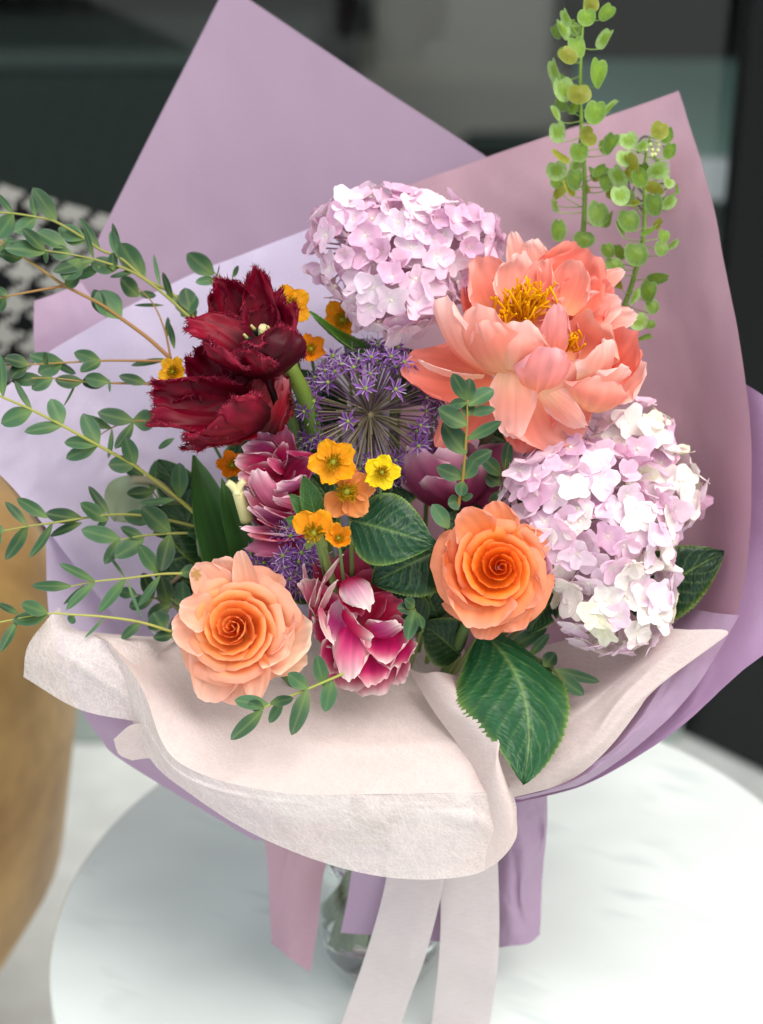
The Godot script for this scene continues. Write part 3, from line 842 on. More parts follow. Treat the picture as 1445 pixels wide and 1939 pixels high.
func geum(label: String, c: Vector3, face: Vector3, R: float, col: Color, edge: Color, open := 0.25, count := 5, s := 0.0, cat := "geum flower") -> Node3D:
	var o := thing("geum", label, cat, c, "small orange and yellow geum flowers")
	var x := face.cross(Vector3(0.2, 1, 0.1)).normalized()
	for k in count:
		var d := x.rotated(face, k * TAU / 5 + s)
		part("petal", petal(c + d * R * 0.12, c + d * R * rng.randf_range(0.94, 1.06) + face * R * open, face - d * open, R * 1.02, {"bow": 0.08 + open * 0.12, "cup": 0.35 + open * 0.5, "base": 0.3, "m": 0.62, "rd": 0.38, "ruf": 0.1, "c0": col.darkened(0.12), "c1": col, "c2": edge, "streak": 0.14, "rag": 0.04, "nu": 12}), M.petal, o)
	for k in 5:
		var d := x.rotated(face, k * TAU / 5 + s + 0.6)
		part("sepal", petal(c - face * R * 0.1, c + d * R * 0.72 - face * R * 0.22, face, R * 0.3, {"close": 0.8, "nu": 4, "nv": 6, "c0": C("7d8a4a"), "c2": C("6b8042")}), M.leaf, o)
	var eye_mesh := SphereMesh.new()
	eye_mesh.radius = R * 0.17
	eye_mesh.height = R * 0.3
	var ce := part("centre", eye_mesh, look(Color("8f8c24"), 0.7), o)
	ce.position = face * R * 0.1
	var p := PackedVector3Array()
	var cs := PackedColorArray()
	var idx := PackedInt32Array()
	for k in 120:
		var a := rng.randf() * TAU
		var rr := R * rng.randf_range(0.14, 0.40)
		var d := x.rotated(face, a)
		var base := c + d * rr * 0.5 + face * R * 0.06
		var top := c + d * rr + face * R * (rng.randf_range(0.22, 0.36))
		var sd := d.cross(face) * R * 0.012
		var b := p.size()
		p.append_array([base - sd, base + sd, top + sd, top - sd])
		var up := (top - base).normalized()
		var g := R * 0.042
		p.append_array([top - sd * 3.0, top + sd * 3.0, top + up * g * 1.6, top + d * g, top - d * g])
		for m in 4:
			cs.append(C("c9a11e"))
		for m in 5:
			cs.append(C("e8b81e").lerp(C("6a4e0c"), rng.randf()))
		idx.append_array([b, b + 2, b + 1, b, b + 3, b + 2, b + 4, b + 6, b + 5, b + 7, b + 6, b + 8, b + 4, b + 7, b + 8, b + 5, b + 8, b + 7])
	part("stamens", build(p, idx, cs), M.anther, o).set_meta("kind", "stuff")
	stalk(o, c - face * R * 0.1, 0.0012, Color(0.12, 0.2, 0.06), "stem", 0.05)
	return o

func small_leaf(o: Node3D, a: Vector3, b: Vector3, w: float, c: Color, flat := 0.0) -> MeshInstance3D:
	var f := way(rng.randf_range(-0.35, 0.35), rng.randf_range(0.0, 0.6), 1.0)
	return part("leaf", petal(a, b, f, w, {"nu": 8, "nv": 12, "close": 0.62, "m": 0.48, "base": 0.16, "bow": rng.randf_range(-0.05, 0.09), "cup": rng.randf_range(0.15, 0.5), "ruf": 0.02, "rag": 0.008, "c0": c.lerp(C("8aa04f"), 0.35), "c1": c, "c2": c.lightened(0.06), "rim": 12.0, "mid_rib": 0.14, "streak": 0.14, "twist": rng.randf_range(-0.25, 0.25)}), M.leaf, o)

func sprig(label: String, stem: Array, leaves: Array, stem_col: String, r := 0.0011, tint := 0.5) -> Node3D:
	var pts := points(stem)
	var o := thing("eucalyptus_sprig", label, "eucalyptus", pts[0], "eucalyptus sprigs")
	part("stem", tube(pts, r * 1.05, r * 0.5, 6, pts.size() * 4, C(stem_col), C(stem_col).lerp(C("8c9a50"), 0.4)), M.stem, o)
	for k in range(0, leaves.size(), 5):
		var best := 0.0
		var near := 1e9
		for m in range(0, stem.size(), 3):                   # depth of the stem beside the leaf
			var dd := Vector2(stem[m] - leaves[k], stem[m + 1] - leaves[k + 1]).length()
			if dd < near:
				near = dd
				best = stem[m + 2]
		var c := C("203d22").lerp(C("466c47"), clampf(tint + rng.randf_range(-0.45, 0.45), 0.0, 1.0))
		var slim: float = leaves[k + 4]
		small_leaf(o, at(leaves[k], leaves[k + 1], best * 0.001 + 0.0005), at(leaves[k + 2], leaves[k + 3], best * 0.001 + rng.randf_range(-0.006, 0.012)), slim * 1.12 * PX, c)
	return o

func big_leaf(label: String, a: Vector3, b: Vector3, face: Vector3, w: float, col: Color, o := {}) -> Node3D:
	var t := thing("hydrangea_leaf", label, "leaf", a, "broad serrated leaves")
	var nu := 40
	var nv := 110
	var L := (b - a).length()
	var t0 := (b - a) / L
	var n0 := (face - t0 * face.dot(t0)).normalized()
	var bow: float = o.get("bow", -0.08)
	var fold: float = o.get("fold", 0.25)
	var skew: float = o.get("skew", 0.0)
	var teeth: float = o.get("teeth", 0.035)
	var mid := (a + b) * 0.5 - n0 * (2.0 * bow * L) + t0.cross(n0) * skew * L
	var p := PackedVector3Array()
	var cs := PackedColorArray()
	for j in nv + 1:
		for i in nu + 1:
			var u := 2.0 * i / nu - 1.0
			var v := float(j) / nv
			var au := absf(u)
			var c := a * (1 - v) * (1 - v) + mid * (2 * v * (1 - v)) + b * v * v
			var tt := ((mid - a) * (1 - v) + (b - mid) * v).normalized()
			var n := (n0 - tt * n0.dot(tt)).normalized()
			var sd := tt.cross(n)
			var wd := pow(sin(PI * pow(v, 0.78)), 0.75) * (1.0 - 0.18 * v) if v > 0.0 and v < 1.0 else 0.0
			var hw := w * 0.5 * maxf(wd, 0.01)
			hw *= 1.0 + teeth * (fposmod(v * 26.0 + (0.5 if u > 0 else 0.0), 1.0) - 0.5) * 2.0 * smoothstep(0.7, 1.0, au)
			var lane := fposmod((v - 0.30 * au - 0.04 * wob.get_noise_2d(au * 30.0, 4.0 + signf(u))) * 8.0 + (0.5 if u > 0 else 0.0), 1.0)
			var vein := pow(maxf(0.0, 1.0 - absf(lane - 0.5) * 2.0 * 5.5), 1.0) * (1.0 - 0.4 * au) * smoothstep(0.03, 0.12, v)
			var rib := pow(maxf(0.0, 1.0 - au * 16.0), 1.0)
			var fine := 1.0 - absf(wob.get_noise_2d(u * 210.0, v * 330.0)) * 3.0
			var z := fold * au * hw + w * (0.009 * sin(lane * PI) * (1.0 - au * 0.6) * smoothstep(0.0, 0.1, au) + 0.005 * fine - 0.012 * rib)
			z += w * 0.06 * wob.get_noise_2d(u * 22.0, v * 30.0 + L * 900.0) * au + o.get("droop", 0.0) * -hw * au * au
			p.append(c + sd * u * hw + n * z)
			var k := col.lerp(C("86a35a"), clampf(0.55 * vein + 0.7 * rib, 0.0, 0.75) * 0.6)
			k = k.lerp(C("93b04a"), pow(au, 14.0) * 0.5)
			var g := 1.0 + 0.25 * wob.get_noise_2d(u * 70.0, v * 120.0) + 0.12 * wob.get_noise_2d(u * 300.0, v * 400.0)
			cs.append(Color(k.r * g, k.g * g, k.b * g))
	part("blade", build(p, lattice(nu, nv), cs), M.gloss_leaf, t)
	stalk(t, a, 0.0018, Color(0.2, 0.26, 0.08), "stalk")
	return t

func make_allium(c: Vector3, label: String, scale_by: float, most: int, hollow: float) -> void:
	var o := thing("allium", label, "allium", c)
	var knob := SphereMesh.new()
	knob.radius = 0.0035
	knob.height = 0.006
	part("centre", knob, look(Color("9a8a68"), 0.7), o).position = Vector3.ZERO
	var stars := []
	for v in 3:
		var p := PackedVector3Array()
		var cs := PackedColorArray()
		var idx := PackedInt32Array()
		for k in 6:                                          # six pointed petals, six white filaments
			var d := Vector3(cos(k * TAU / 6), sin(k * TAU / 6), 0)
			var s := Vector3(-d.y, d.x, 0)
			var l := 0.0088 * rng.randf_range(0.85, 1.1)
			var b := p.size()
			p.append_array([d * 0.0008, d * l * 0.45 + s * 0.0011 + Vector3(0, 0, 0.0008 + 0.0006 * v), d * l * 0.45 - s * 0.0011 + Vector3(0, 0, 0.0008 + 0.0006 * v), d * l * 0.5 + Vector3(0, 0, 0.0001 + 0.0006 * v), d * l + Vector3(0, 0, 0.0012 * v - 0.001)])
			for q in ["7c4488", "844a94", "844a94", "653076", "a276b2"]:
				cs.append(C(q).lerp(C("6e3f98"), 0.15 * v))
			idx.append_array([b, b + 1, b + 3, b, b + 3, b + 2, b + 1, b + 4, b + 3, b + 3, b + 4, b + 2])
			var e := d.rotated(Vector3(0, 0, 1), 0.5)
			var s2 := Vector3(-e.y, e.x, 0) * 0.00028
			b = p.size()
			p.append_array([e * 0.0006 - s2, e * 0.0006 + s2, e * 0.0055 + Vector3(0, 0, 0.0042) + s2, e * 0.0055 + Vector3(0, 0, 0.0042) - s2, e * 0.0062 + Vector3(0, 0, 0.0046)])
			for q in ["9c84aa", "9c84aa", "bda8c8", "bda8c8", "7c688e"]:
				cs.append(C(q))
			idx.append_array([b, b + 1, b + 2, b, b + 2, b + 3, b + 3, b + 2, b + 4])
		for k in 8:                                          # green ovary
			var b := p.size()
			var d1 := Vector3(cos(k * TAU / 8), sin(k * TAU / 8), 0) * 0.0013
			var d2 := Vector3(cos((k + 1) * TAU / 8), sin((k + 1) * TAU / 8), 0) * 0.0013
			p.append_array([Vector3(0, 0, 0.0026), d1 + Vector3(0, 0, 0.0012), d2 + Vector3(0, 0, 0.0012)])
			for q in 3:
				cs.append(C("8fa64a"))
			idx.append_array([b, b + 2, b + 1])
		stars.append(build(p, idx, cs))
	M.star = flora(0.5, 0.25, 0.35)
	var ped_mat := look(Color("857a60"), 0.6)
	var ped_violet := look(Color("6a4a63"), 0.6)
	var count := 0
	var k := 0
	while count < most and k < 520:
		k += 1
		var zz := 1.0 - 1.7 * (k + 0.5) / 520.0
		var a := k * 2.39996
		var q := sqrt(maxf(0.0, 1.0 - zz * zz))
		var d := Vector3(cos(a) * q, sin(a) * q, zz)
		if zz > hollow and rng.randf() < 0.93:                  # the middle has shed its flowers
			continue
		if rng.randf() < 0.12 and d.y > -0.3:
			continue
		if rng.randf() < 0.1:
			continue
		count += 1
		var w := (eye.basis * (d + Vector3(rng.randfn(), rng.randfn(), rng.randfn()) * 0.06)).normalized()
		var R := rng.randf_range(0.036, 0.05) * scale_by
		part("pedicel", tube([c, c + w * R * 0.5 + eye.basis.y * 0.0006, c + w * R], 0.00042, 0.0005, 4, 3), ped_mat if rng.randf() < 0.6 else ped_violet, o)
		var f := part("floret", stars[rng.randi() % 3], M.star, o)
		var out := (w + eye.basis.z * 0.45 + Vector3(rng.randfn(), rng.randfn(), rng.randfn()) * 0.25).normalized()
		var bx := out.cross(Vector3(0.3, 1, 0.2)).normalized().rotated(out, rng.randf() * TAU)
		f.transform = Transform3D(Basis(bx, out.cross(bx), out).scaled(Vector3.ONE * rng.randf_range(0.8, 1.15)), w * R)
	for i in (34 if hollow < 1.0 else 0):                                             # bare pedicels with seed knobs in the middle
		var d := Vector3(rng.randfn() * 0.7, rng.randfn() * 0.7 - 0.35, rng.randf_range(0.25, 0.9)).normalized()
		var w := eye.basis * d
		var R := rng.randf_range(0.018, 0.032)
		part("pedicel", tube([c, c + w * R * 0.5 + eye.basis.y * 0.001, c + w * R], 0.0004, 0.0006, 4, 3), ped_mat, o)
	stalk(o, c, 0.0035)

func make_pennycress() -> void:
	var kinds := []
	M.bud_look = look(Color("c9cf8a"), 0.6)
	var flat := func(c0: String, c1: String, s: float) -> ArrayMesh:   # a winged disc pod with a swollen middle and a notch, unit size
		var p := PackedVector3Array()
		var cs := PackedColorArray()
		var nu := 20
		var nr := 6
		for j in nr + 1:
			for i in nu + 1:
				var a := TAU * i / nu
				var r := float(j) / nr
				var rr := r * (1.0 - 0.34 * pow(maxf(0.0, sin(a)), 16.0)) * (1.0 + 0.03 * sin(a * 2.0 + s))
				var z := 0.11 * pow(maxf(0.0, 1.0 - r / 0.55), 0.8) + 0.24 * r * r * sin(a + s) * cos(a) + 0.07 * sin(a * 3.0 + s) * r * r
				p.append(Vector3(cos(a) * rr * 0.5, sin(a) * rr * 0.5, z * 0.5))
				var k := C(c0).lerp(C(c1), smoothstep(0.45, 0.62, r))
				k = k.lerp(C("c2d88e"), pow(r, 16.0) * 0.25)
				var g := 1.0 + 0.2 * wob.get_noise_2d(a * 40.0 + s * 30.0, r * 30.0)
				cs.append(Color(k.r * g, k.g * g, k.b * g))
		return build(p, lattice(nu, nr), cs)
	for t in [["84a638", "7a9e40"], ["88a83e", "9cbc70"], ["769434", "6c8c40"], ["8c8e2c", "909434"]]:
		kinds.append(flat.call(t[0], t[1], kinds.size() * 1.3))
	var sc := 2.982
	var first := [360, 22, 92, 100, 0, 3, 330, 95, 110, 112, 0, 0, 445, 68, 80, 125, -35, 0, 215, 95, 38, 122, 25, 1, 193, 165, 76, 150, 8, 1, 437, 217, 72, 155, -32, 1, 275, 262, 106, 150, 10, 0, 225, 308, 100, 130, 40, 3, 396, 407, 105, 205, -14, 0, 150, 393, 50, 160, 28, 1, 197, 500, 120, 165, 8, 1, 290, 527, 150, 125, 0, 3, 380, 630, 125, 155, -10, 0, 470, 605, 45, 150, -38, 1, 150, 640, 50, 130, 32, 1, 170, 742, 92, 145, 14, 1, 340, 767, 130, 100, -60, 3, 287, 855, 112, 140, 0, 0, 183, 875, 62, 135, 45, 3, 468, 808, 78, 155, -22, 2, 160, 962, 124, 132, 10, 1, 265, 1010, 90, 145, 5, 2, 232, 1055, 55, 125, 40, 3, 410, 965, 70, 120, -50, 2, 437, 1022, 85, 128, 0, 2, 510, 990, 78, 155, 33, 1, 395, 1203, 130, 175, -8, 2, 155, 1155, 26, 100, 20, 1, 170, 1295, 95, 148, 4, 2, 316, 1350, 130, 108, 0, 2, 455, 1235, 34, 120, -35, 2]
	var second := [745, 733, 112, 118, -20, 3, 565, 792, 108, 120, 15, 1, 645, 820, 52, 92, -45, 1, 800, 848, 72, 110, -20, 0, 545, 892, 100, 120, 0, 1, 585, 925, 52, 155, 25, 3, 735, 958, 90, 145, -65, 1, 630, 1000, 90, 130, 20, 0, 520, 1102, 112, 138, 8, 1, 710, 1065, 58, 125, 60, 3, 795, 1135, 66, 135, -65, 1, 712, 1150, 96, 150, 0, 2, 840, 1066, 28, 66, -20, 2, 568, 1242, 130, 150, 5, 2, 517, 1290, 50, 130, 30, 1, 685, 1305, 32, 112, -75, 0, 610, 1432, 140, 160, 5, 2, 752, 1402, 80, 100, -15, 2, 815, 1375, 32, 120, -55, 1, 450, 1412, 76, 104, 15, 2, 482, 1492, 100, 104, 0, 2, 492, 1592, 44, 116, 42, 3, 738, 1568, 56, 145, -80, 2, 682, 1640, 92, 145, -15, 2, 600, 1668, 42, 135, -30, 1, 700, 1728, 84, 104, 0, 2, 620, 1810, 115, 122, 0, 1, 655, 1912, 34, 125, -70, 2, 690, 1830, 60, 60, 10, 2]
	for t in [["tall stem of round green seed pods reaching the top edge of the picture", first, [322, -30, 302, 250, 295, 480, 302, 720, 318, 960, 318, 1200, 300, 1400, 200, 2100], -0.05], ["shorter bushy stem of green seed pods in front of the printed line drawing", second, [690, 770, 668, 860, 655, 1000, 658, 1150, 650, 1350, 600, 1560, 540, 1740, 330, 2300], -0.045]]:
		var st := []
		for i in range(0, t[2].size(), 2):
			st.append(at(1000 + t[2][i] / sc, t[2][i + 1] / sc, t[3] - 0.002 * i))
		var o := thing("pennycress_stem", t[0], "seed pod stem", st[-1], "green seed pod stems")
		part("stem", tube(st, 0.0008, 0.0022, 7, 40, C("8fae4c"), C("5f7a34")), M.stem, o)
		var l: Array = t[1]
		for k in range(0, l.size(), 6):
			var near := 1e9
			var root: Vector3 = st[0]
			for i in 60:
				var q := along(st, i / 59.0)
				var dd := q.distance_to(at(1000 + l[k] / sc, (l[k + 1] + 45) / sc, t[3] - 0.004))
				if dd < near:
					near = dd
					root = q
			var front: float = rng.randf_range(0.0, 0.012) + (0.008 if near < 0.012 else -0.004)
			var q := at(1000 + l[k] / sc, l[k + 1] / sc, t[3] + front)
			var w: float = l[k + 2] / sc * PX
			var h: float = l[k + 3] / sc * PX
			var full := maxf(w, h * 0.75)
			var turn := acos(clampf(w / full, 0.1, 1.0)) * (1.0 if k % 12 == 0 else -1.0)
			var bs := eye.basis * Basis(Vector3(0, 0, 1), deg_to_rad(l[k + 4])) * Basis(Vector3(0, 1, 0), turn) * Basis(Vector3(1, 0, 0), rng.randf_range(-0.25, 0.25))
			var pod := part("seed_pod", kinds[int(l[k + 5])], M.pod, o)
			pod.transform = Transform3D(bs.scaled_local(Vector3(full, h, full)), q - o.position)
			var foot := q - bs.y * h * 0.46
			part("pedicel", tube([root, root.lerp(foot, 0.5) - eye.basis.y * 0.001, foot], 0.0004, 0.0003, 4, 4, C("7f9c48"), C("9ab860")), M.stem, o)
		for i in 18:                                         # small pods crowding the stem
			var f := rng.randf_range(0.08, 0.72)
			var root := along(st, f)
			var w := rng.randf_range(0.006, 0.012)
			var q := root + eye.basis * Vector3(rng.randf_range(-0.022, 0.022), rng.randf_range(0.002, 0.012), rng.randf_range(-0.012, 0.008))
			var pod := part("seed_pod", kinds[i % 4], M.pod, o)
			pod.transform = Transform3D((eye.basis * Basis.from_euler(Vector3(rng.randf_range(-0.7, 0.7), rng.randf_range(-1.1, 1.1), rng.randf_range(-0.7, 0.7)))).scaled_local(Vector3(w, w * 1.2, w)), q - o.position)
			part("pedicel", tube([root, root.lerp(q, 0.6) - eye.basis.y * 0.001, q], 0.0004, 0.0003, 4, 4, C("7f9c48"), C("9ab860")), M.stem, o)
		if t[3] > -0.048:
			for i in 8:
				var a := at(1000 + rng.randf_range(660, 740) / sc, rng.randf_range(790, 880) / sc, -0.038)
				var bud := SphereMesh.new()
				bud.radius = 0.0014
				bud.height = 0.003
				bud.radial_segments = 8
				bud.rings = 4
				part("bud", bud, M.bud_look, o).position = a - o.position
				part("bud_stalk", tube([along(st, 0.04), along(st, 0.04).lerp(a, 0.6) + eye.basis.y * 0.001, a], 0.0003, 0.00025, 4, 4, C("7f9c48"), C("9ab860")), M.stem, o)

func make_pistil() -> void:
	var a := at(468, 985, 0.004)
	var b := at(450, 932, 0.014)
	var o := thing("tulip_pistil", "pale cream tulip pistil with a three lobed tip beside the left double tulip", "pistil", a)
	part("ovary", tube([a, a.lerp(b, 0.5), b], 0.0046, 0.0036, 12, 8, C("c9c98a"), C("f0e6b0")), M.petal, o)
	for k in 3:
		var d := way(cos(k * 2.1 + 0.6), sin(k * 2.1 + 0.6), 0.3)
		part("lobe", tube([b, b + way(-0.2, 1, 0.2) * 0.003 + d * 0.003, b + way(-0.2, 1, 0.2) * 0.004 + d * 0.0065], 0.0028, 0.0022, 8, 6, C("f4ecae"), C("f7f2c0")), M.petal, o)

func make_flowers() -> void:
	# --- coral peonies
	var coral := {"c0": C("f9bc90"), "c1": C("f48e78"), "c2": C("fabcb0"), "base": 0.6, "rd": 0.55, "ruf": 0.10, "rag": 0.022, "nu": 20, "nv": 20, "rim": 4.0, "streak": 0.1, "wide": 1.25, "pleat": 0.007, "m": 0.66}
	var deep := {"c0": C("f49a78"), "c1": C("ee7860"), "c2": C("f3968a")}
	var pale := {"c0": C("fac4a0"), "c1": C("f6a08c"), "c2": C("fbd4cc")}
	var pink := {"c0": C("f79a7c"), "c1": C("f59a94"), "c2": C("f6b2b6"), "streak": 0.14, "pleat": 0.006}
	var p1 := thing("peony", "large open coral peony with yellow stamens below the seed pod stems", "peony", at(985, 640, 0.0), "coral peonies")
	petals_of(p1, "petal", [
		[690, 330, -16, 640, 55, -18, 110, 0, -0.2, 1, 0.05, 0.5, pale], [770, 330, -16, 748, 95, -18, 160, 0, -0.2, 1, 0.05, 0.5, pale],
		[850, 360, -10, 985, 118, -12, 220, -0.2, -0.3, 1, 0.1, 0.6, deep], [870, 480, 0, 1085, 170, -6, 330, -0.4, -0.4, 0.8, 0.12, 0.8, deep],
		[900, 500, 3, 1000, 215, 6, 230, -0.5, -0.4, 0.7, 0.1, 0.9], [940, 510, 0, 1165, 330, -4, 250, -0.3, -0.2, 0.9, 0.1, 0.6, deep], [960, 530, 0, 1235, 440, 0, 190, -0.2, 0.1, 1, 0.08, 0.6, pale],
		[1000, 570, -5, 1312, 505, -8, 160, -0.2, 0.2, 1, 0.05, 0.5, pale], [1090, 360, -15, 1246, 264, -18, 90, 0, 0, 1, 0, 0.3, pale],
		[720, 640, -8, 560, 420, -2, 300, 0.4, -0.4, 0.8, 0.1, 0.9], [820, 640, -8, 860, 400, 0, 300, -0.3, -0.5, 0.8, 0.1, 0.9], [760, 680, -6, 720, 420, -6, 320, 0, -0.5, 0.8, 0.1, 0.9], [860, 700, -8, 980, 560, 4, 260, -0.5, -0.3, 0.7, 0.1, 0.8], [760, 510, 5, 806, 205, 2, 170, -0.4, -0.4, 0.8, 0.12, 1.3], [690, 520, 6, 660, 170, 8, 330, 0.5, -0.4, 0.7, 0.16, 1.1, pale], [590, 540, 0, 470, 190, 0, 290, 0.5, -0.4, 0.8, 0.12, 0.8], [560, 560, -4, 400, 330, -4, 240, 0.5, -0.2, 0.8, 0.12, 0.8, deep],
		[560, 840, 8, 245, 420, 14, 290, 0.7, 0.5, -0.35, 0.22, 1.2, pale], [590, 835, 16, 430, 452, 34, 330, 0.4, 0.7, -0.6, 0.24, 1.3], [610, 830, 18, 480, 540, 40, 250, 0.2, 0.6, -0.8, 0.16, 0.9],
		[520, 860, -2, 30, 790, -6, 330, 0.1, 0.4, 0.9, 0.08, 0.6, deep], [480, 850, 15, 128, 758, 15, 80, 0, 1, -0.3, 0.12, 0.5, pale],
		[650, 815, 24, 690, 545, 40, 300, 0.1, 0.7, -0.7, 0.2, 1.0, pale], [700, 800, 26, 760, 600, 38, 200, 0, 0.6, -0.8, 0.15, 0.8],
		[860, 740, 22, 888, 450, 36, 150, -0.3, 0.3, -0.9, 0.04, 0.5, pink], [790, 930, 24, 850, 680, 46, 260, 0, 0.6, -0.8, 0.14, 0.9, pink],
		[640, 820, 20, 640, 1180, 14, 220, 0, 0.3, -1, 0.08, 0.6, pale], [720, 940, 4, 700, 1262, -2, 260, 0, 0, 1, 0.05, 0.6, deep],
		[760, 880, 10, 960, 1225, 6, 430, -0.1, 0.2, 1, 0.08, 0.5], [800, 920, 22, 1035, 1128, 22, 150, 0.4, 0.5, -0.8, 0.08, 0.9, pale], [540, 860, -6, 240, 1250, -14, 230, 0.2, 0.2, 1, 0.06, 0.5, deep]],
		M.petal, coral, 750, 420, 2.89)
	stamens(p1, 750 + 700 / 2.89, 420 + 520 / 2.89, 11, 80, 128, 84)
	stamens(p1, 750 + 590 / 2.89, 420 + 560 / 2.89, 18, 22, 60, 22)
	stalk(p1, at(960, 700, -0.015), 0.0045, Color(0.12, 0.12, 0.06))
	var p2 := thing("peony", "smaller cupped coral peony tucked at the right of the large one", "peony", at(1090, 700, 0.0), "coral peonies")
	petals_of(p2, "petal", [
		[985, 820, 4, 1085, 512, 18, 340, -0.3, -0.5, 0.8, 0.22, 1.25, {"c2": C("f8b6a4")}], [1060, 900, 4, 1290, 600, 10, 320, -0.7, -0.2, 0.7, 0.2, 1.1, deep], [1080, 960, -6, 1345, 740, -4, 280, -0.5, 0.2, 0.9, 0.12, 0.8, pale],
		[1000, 860, 6, 1190, 690, 12, 260, -0.6, 0.2, 0.8, 0.15, 0.9, deep],
		[1045, 900, 26, 1165, 645, 38, 220, -0.6, 0.4, -0.6, 0.2, 1.0, pale], [1090, 920, 24, 1270, 790, 34, 190, -0.5, 0.6, -0.5, 0.15, 0.9, pale], [1060, 1040, 20, 1160, 845, 36, 340, -0.1, 0.7, -0.7, 0.24, 1.3], [1120, 1000, 18, 1215, 860, 30, 200, -0.4, 0.6, -0.7, 0.2, 1.1, deep],
		[800, 935, 24, 1035, 772, 34, 160, 0.2, 0.7, -0.6, 0.08, 0.7, pale], [930, 960, 14, 1010, 850, 30, 200, 0.1, 0.7, -0.7, 0.15, 0.8, pale]],
		M.petal, coral, 750, 420, 2.89)
	stamens(p2, 750 + 945 / 2.89, 420 + 680 / 2.89, 14, 40, 60, 34)
	stalk(p2, at(1080, 760, -0.015), 0.0045, Color(0.12, 0.12, 0.06))
	# --- hydrangeas
	hydrangea("round pale pink hydrangea head at the top of the bouquet", [[762, 480, -25, 155, 112, 105], [690, 470, -22, 90, 100, 85], [750, 550, -12, 95, 72, 75], [850, 470, -25, 85, 75, 75]], 120, func(x, y): return [0, 0, 1, 4, 0, 1][rng.randi() % 6], at(755, 495, -0.02))
	hydrangea("big pink and cream hydrangea head beside the right peach rose", [[1090, 935, -2, 125, 90, 85], [1140, 1020, 4, 125, 100, 85], [1165, 1130, 0, 105, 90, 75], [1040, 1010, 8, 60, 75, 50]], 130, func(x, y): return ([0, 0, 1, 4, 0] if y + rng.randfn() * 45.0 > 0 else ([1, 2, 1, 0, 2] if y + rng.randfn() * 45.0 > -95 else [2, 3, 2, 1, 1]))[rng.randi() % 5], at(1120, 1020, 0.0))
	hydrangea("faded pink hydrangea head with brown spots at far right, behind the cream one", [[1190, 850, -30, 80, 85, 70], [1255, 935, -30, 65, 80, 60]], 50, func(x, y): return [1, 2, 0, 1, 3, 4][rng.randi() % 6], at(1215, 900, -0.03))
	# --- roses
	var r1 := rose("wide open peach rose at lower left with pale outer petals", at(446, 1188, 0.044), way(-0.16, 0.10, 1.0), 0.0385, 0.4, C("fc9c42"), C("fba252"), C("f8b294"), 34, Vector2(-0.06, 0.0))
	var peach := {"c0": C("f5a668"), "c1": C("f6b494"), "c2": C("f8c4b2"), "ruf": 0.05, "rag": 0.012, "rd": 0.55, "base": 0.6, "nu": 18, "nv": 18, "rim": 5.0, "pleat": 0.006, "wide": 1.15}
	petals_of(r1, "petal", [
		[620, 560, -4, 370, 300, 2, 300, 0.3, -0.3, 1, 0.08, 0.5, {"spots": [[-0.25, 0.86, 0.16, C("b48a44")]]}], [700, 560, -6, 560, 240, -2, 320, 0.1, -0.3, 1, 0.08, 0.5], [820, 600, -2, 740, 180, 2, 190, -0.1, -0.2, 1, 0.06, 0.7],
		[620, 900, -2, 480, 1400, -6, 420, 0.1, 0.3, 1, 0.06, 0.4], [760, 1000, -4, 650, 1415, -10, 300, 0, 0.3, 1, 0.05, 0.4], [880, 1000, 6, 860, 1390, 6, 250, -0.4, 0.2, 0.9, 0.1, 0.8],
		[900, 900, -8, 1180, 700, 4, 420, -0.9, 0, 0.3, 0.15, 0.7], [900, 900, -6, 1350, 800, 6, 560, -0.7, 0.1, 0.6, 0.12, 0.6, {"c1": C("f5c4a4"), "c2": C("f8e2c8"), "tip": 0.5}], [950, 1000, -6, 1280, 1080, -4, 300, -0.7, 0.3, 0.6, 0.12, 0.7, {"c1": C("f3c0a0"), "c2": C("f6dcc2")}], [900, 950, 2, 1140, 960, 14, 320, -1, 0.2, 0.3, 0.12, 0.8, {"c2": C("f6d9bf")}],
		[850, 560, -8, 1100, 400, -14, 200, -0.4, -0.1, 0.9, 0.05, 0.6], [500, 800, 2, 190, 830, 2, 380, 0.5, 0.1, 0.9, 0.1, 0.5], [520, 700, 4, 250, 640, 6, 280, 0.5, 0, 0.9, 0.1, 0.5]],
		M.petal, peach, 280, 1000, 4.25, 34)
	var r2 := rose("plump orange rose at lower right touching the hydrangea", at(936, 1080, 0.042), way(0.06, 0.06, 1.0), 0.0365, 1.9, C("fd9426"), C("fb902c"), C("f59a74"), 34, Vector2(0.12, 0.06))
	petals_of(r2, "petal", [
		[560, 900, -16, 235, 740, 16, 700, 1.0, 0.1, 0.1, 0.22, 0.9, {"c1": C("ee8a4c"), "c2": C("f2a488")}], [650, 500, 2, 420, 200, 8, 420, 0.4, -0.8, 0.5, 0.12, 0.8, {"c2": C("f4a894")}], [850, 500, -4, 740, 110, -8, 380, 0, -0.5, 0.9, 0.08, 0.6], [950, 600, 0, 1330, 560, -6, 420, -0.5, 0, 0.9, 0.1, 0.5, {"c1": C("f28c48")}],
		[650, 1000, 0, 560, 1440, 10, 640, 0.1, 0.8, 0.6, 0.1, 0.7, {"c2": C("f4ae98")}], [780, 1000, -6, 620, 1560, -6, 460, 0, 0.4, 1, 0.05, 0.5, {"c1": C("f08a56")}], [900, 1000, -4, 980, 1480, -4, 480, -0.2, 0.4, 1, 0.06, 0.5], [900, 900, -2, 1220, 1180, 2, 420, -0.6, 0.5, 0.7, 0.1, 0.6]],
		M.petal, merge_dict(peach, {"c0": C("ef7a30"), "c1": C("f2915c"), "c2": C("f3a48c")}), 800, 930, 5.558, 34)
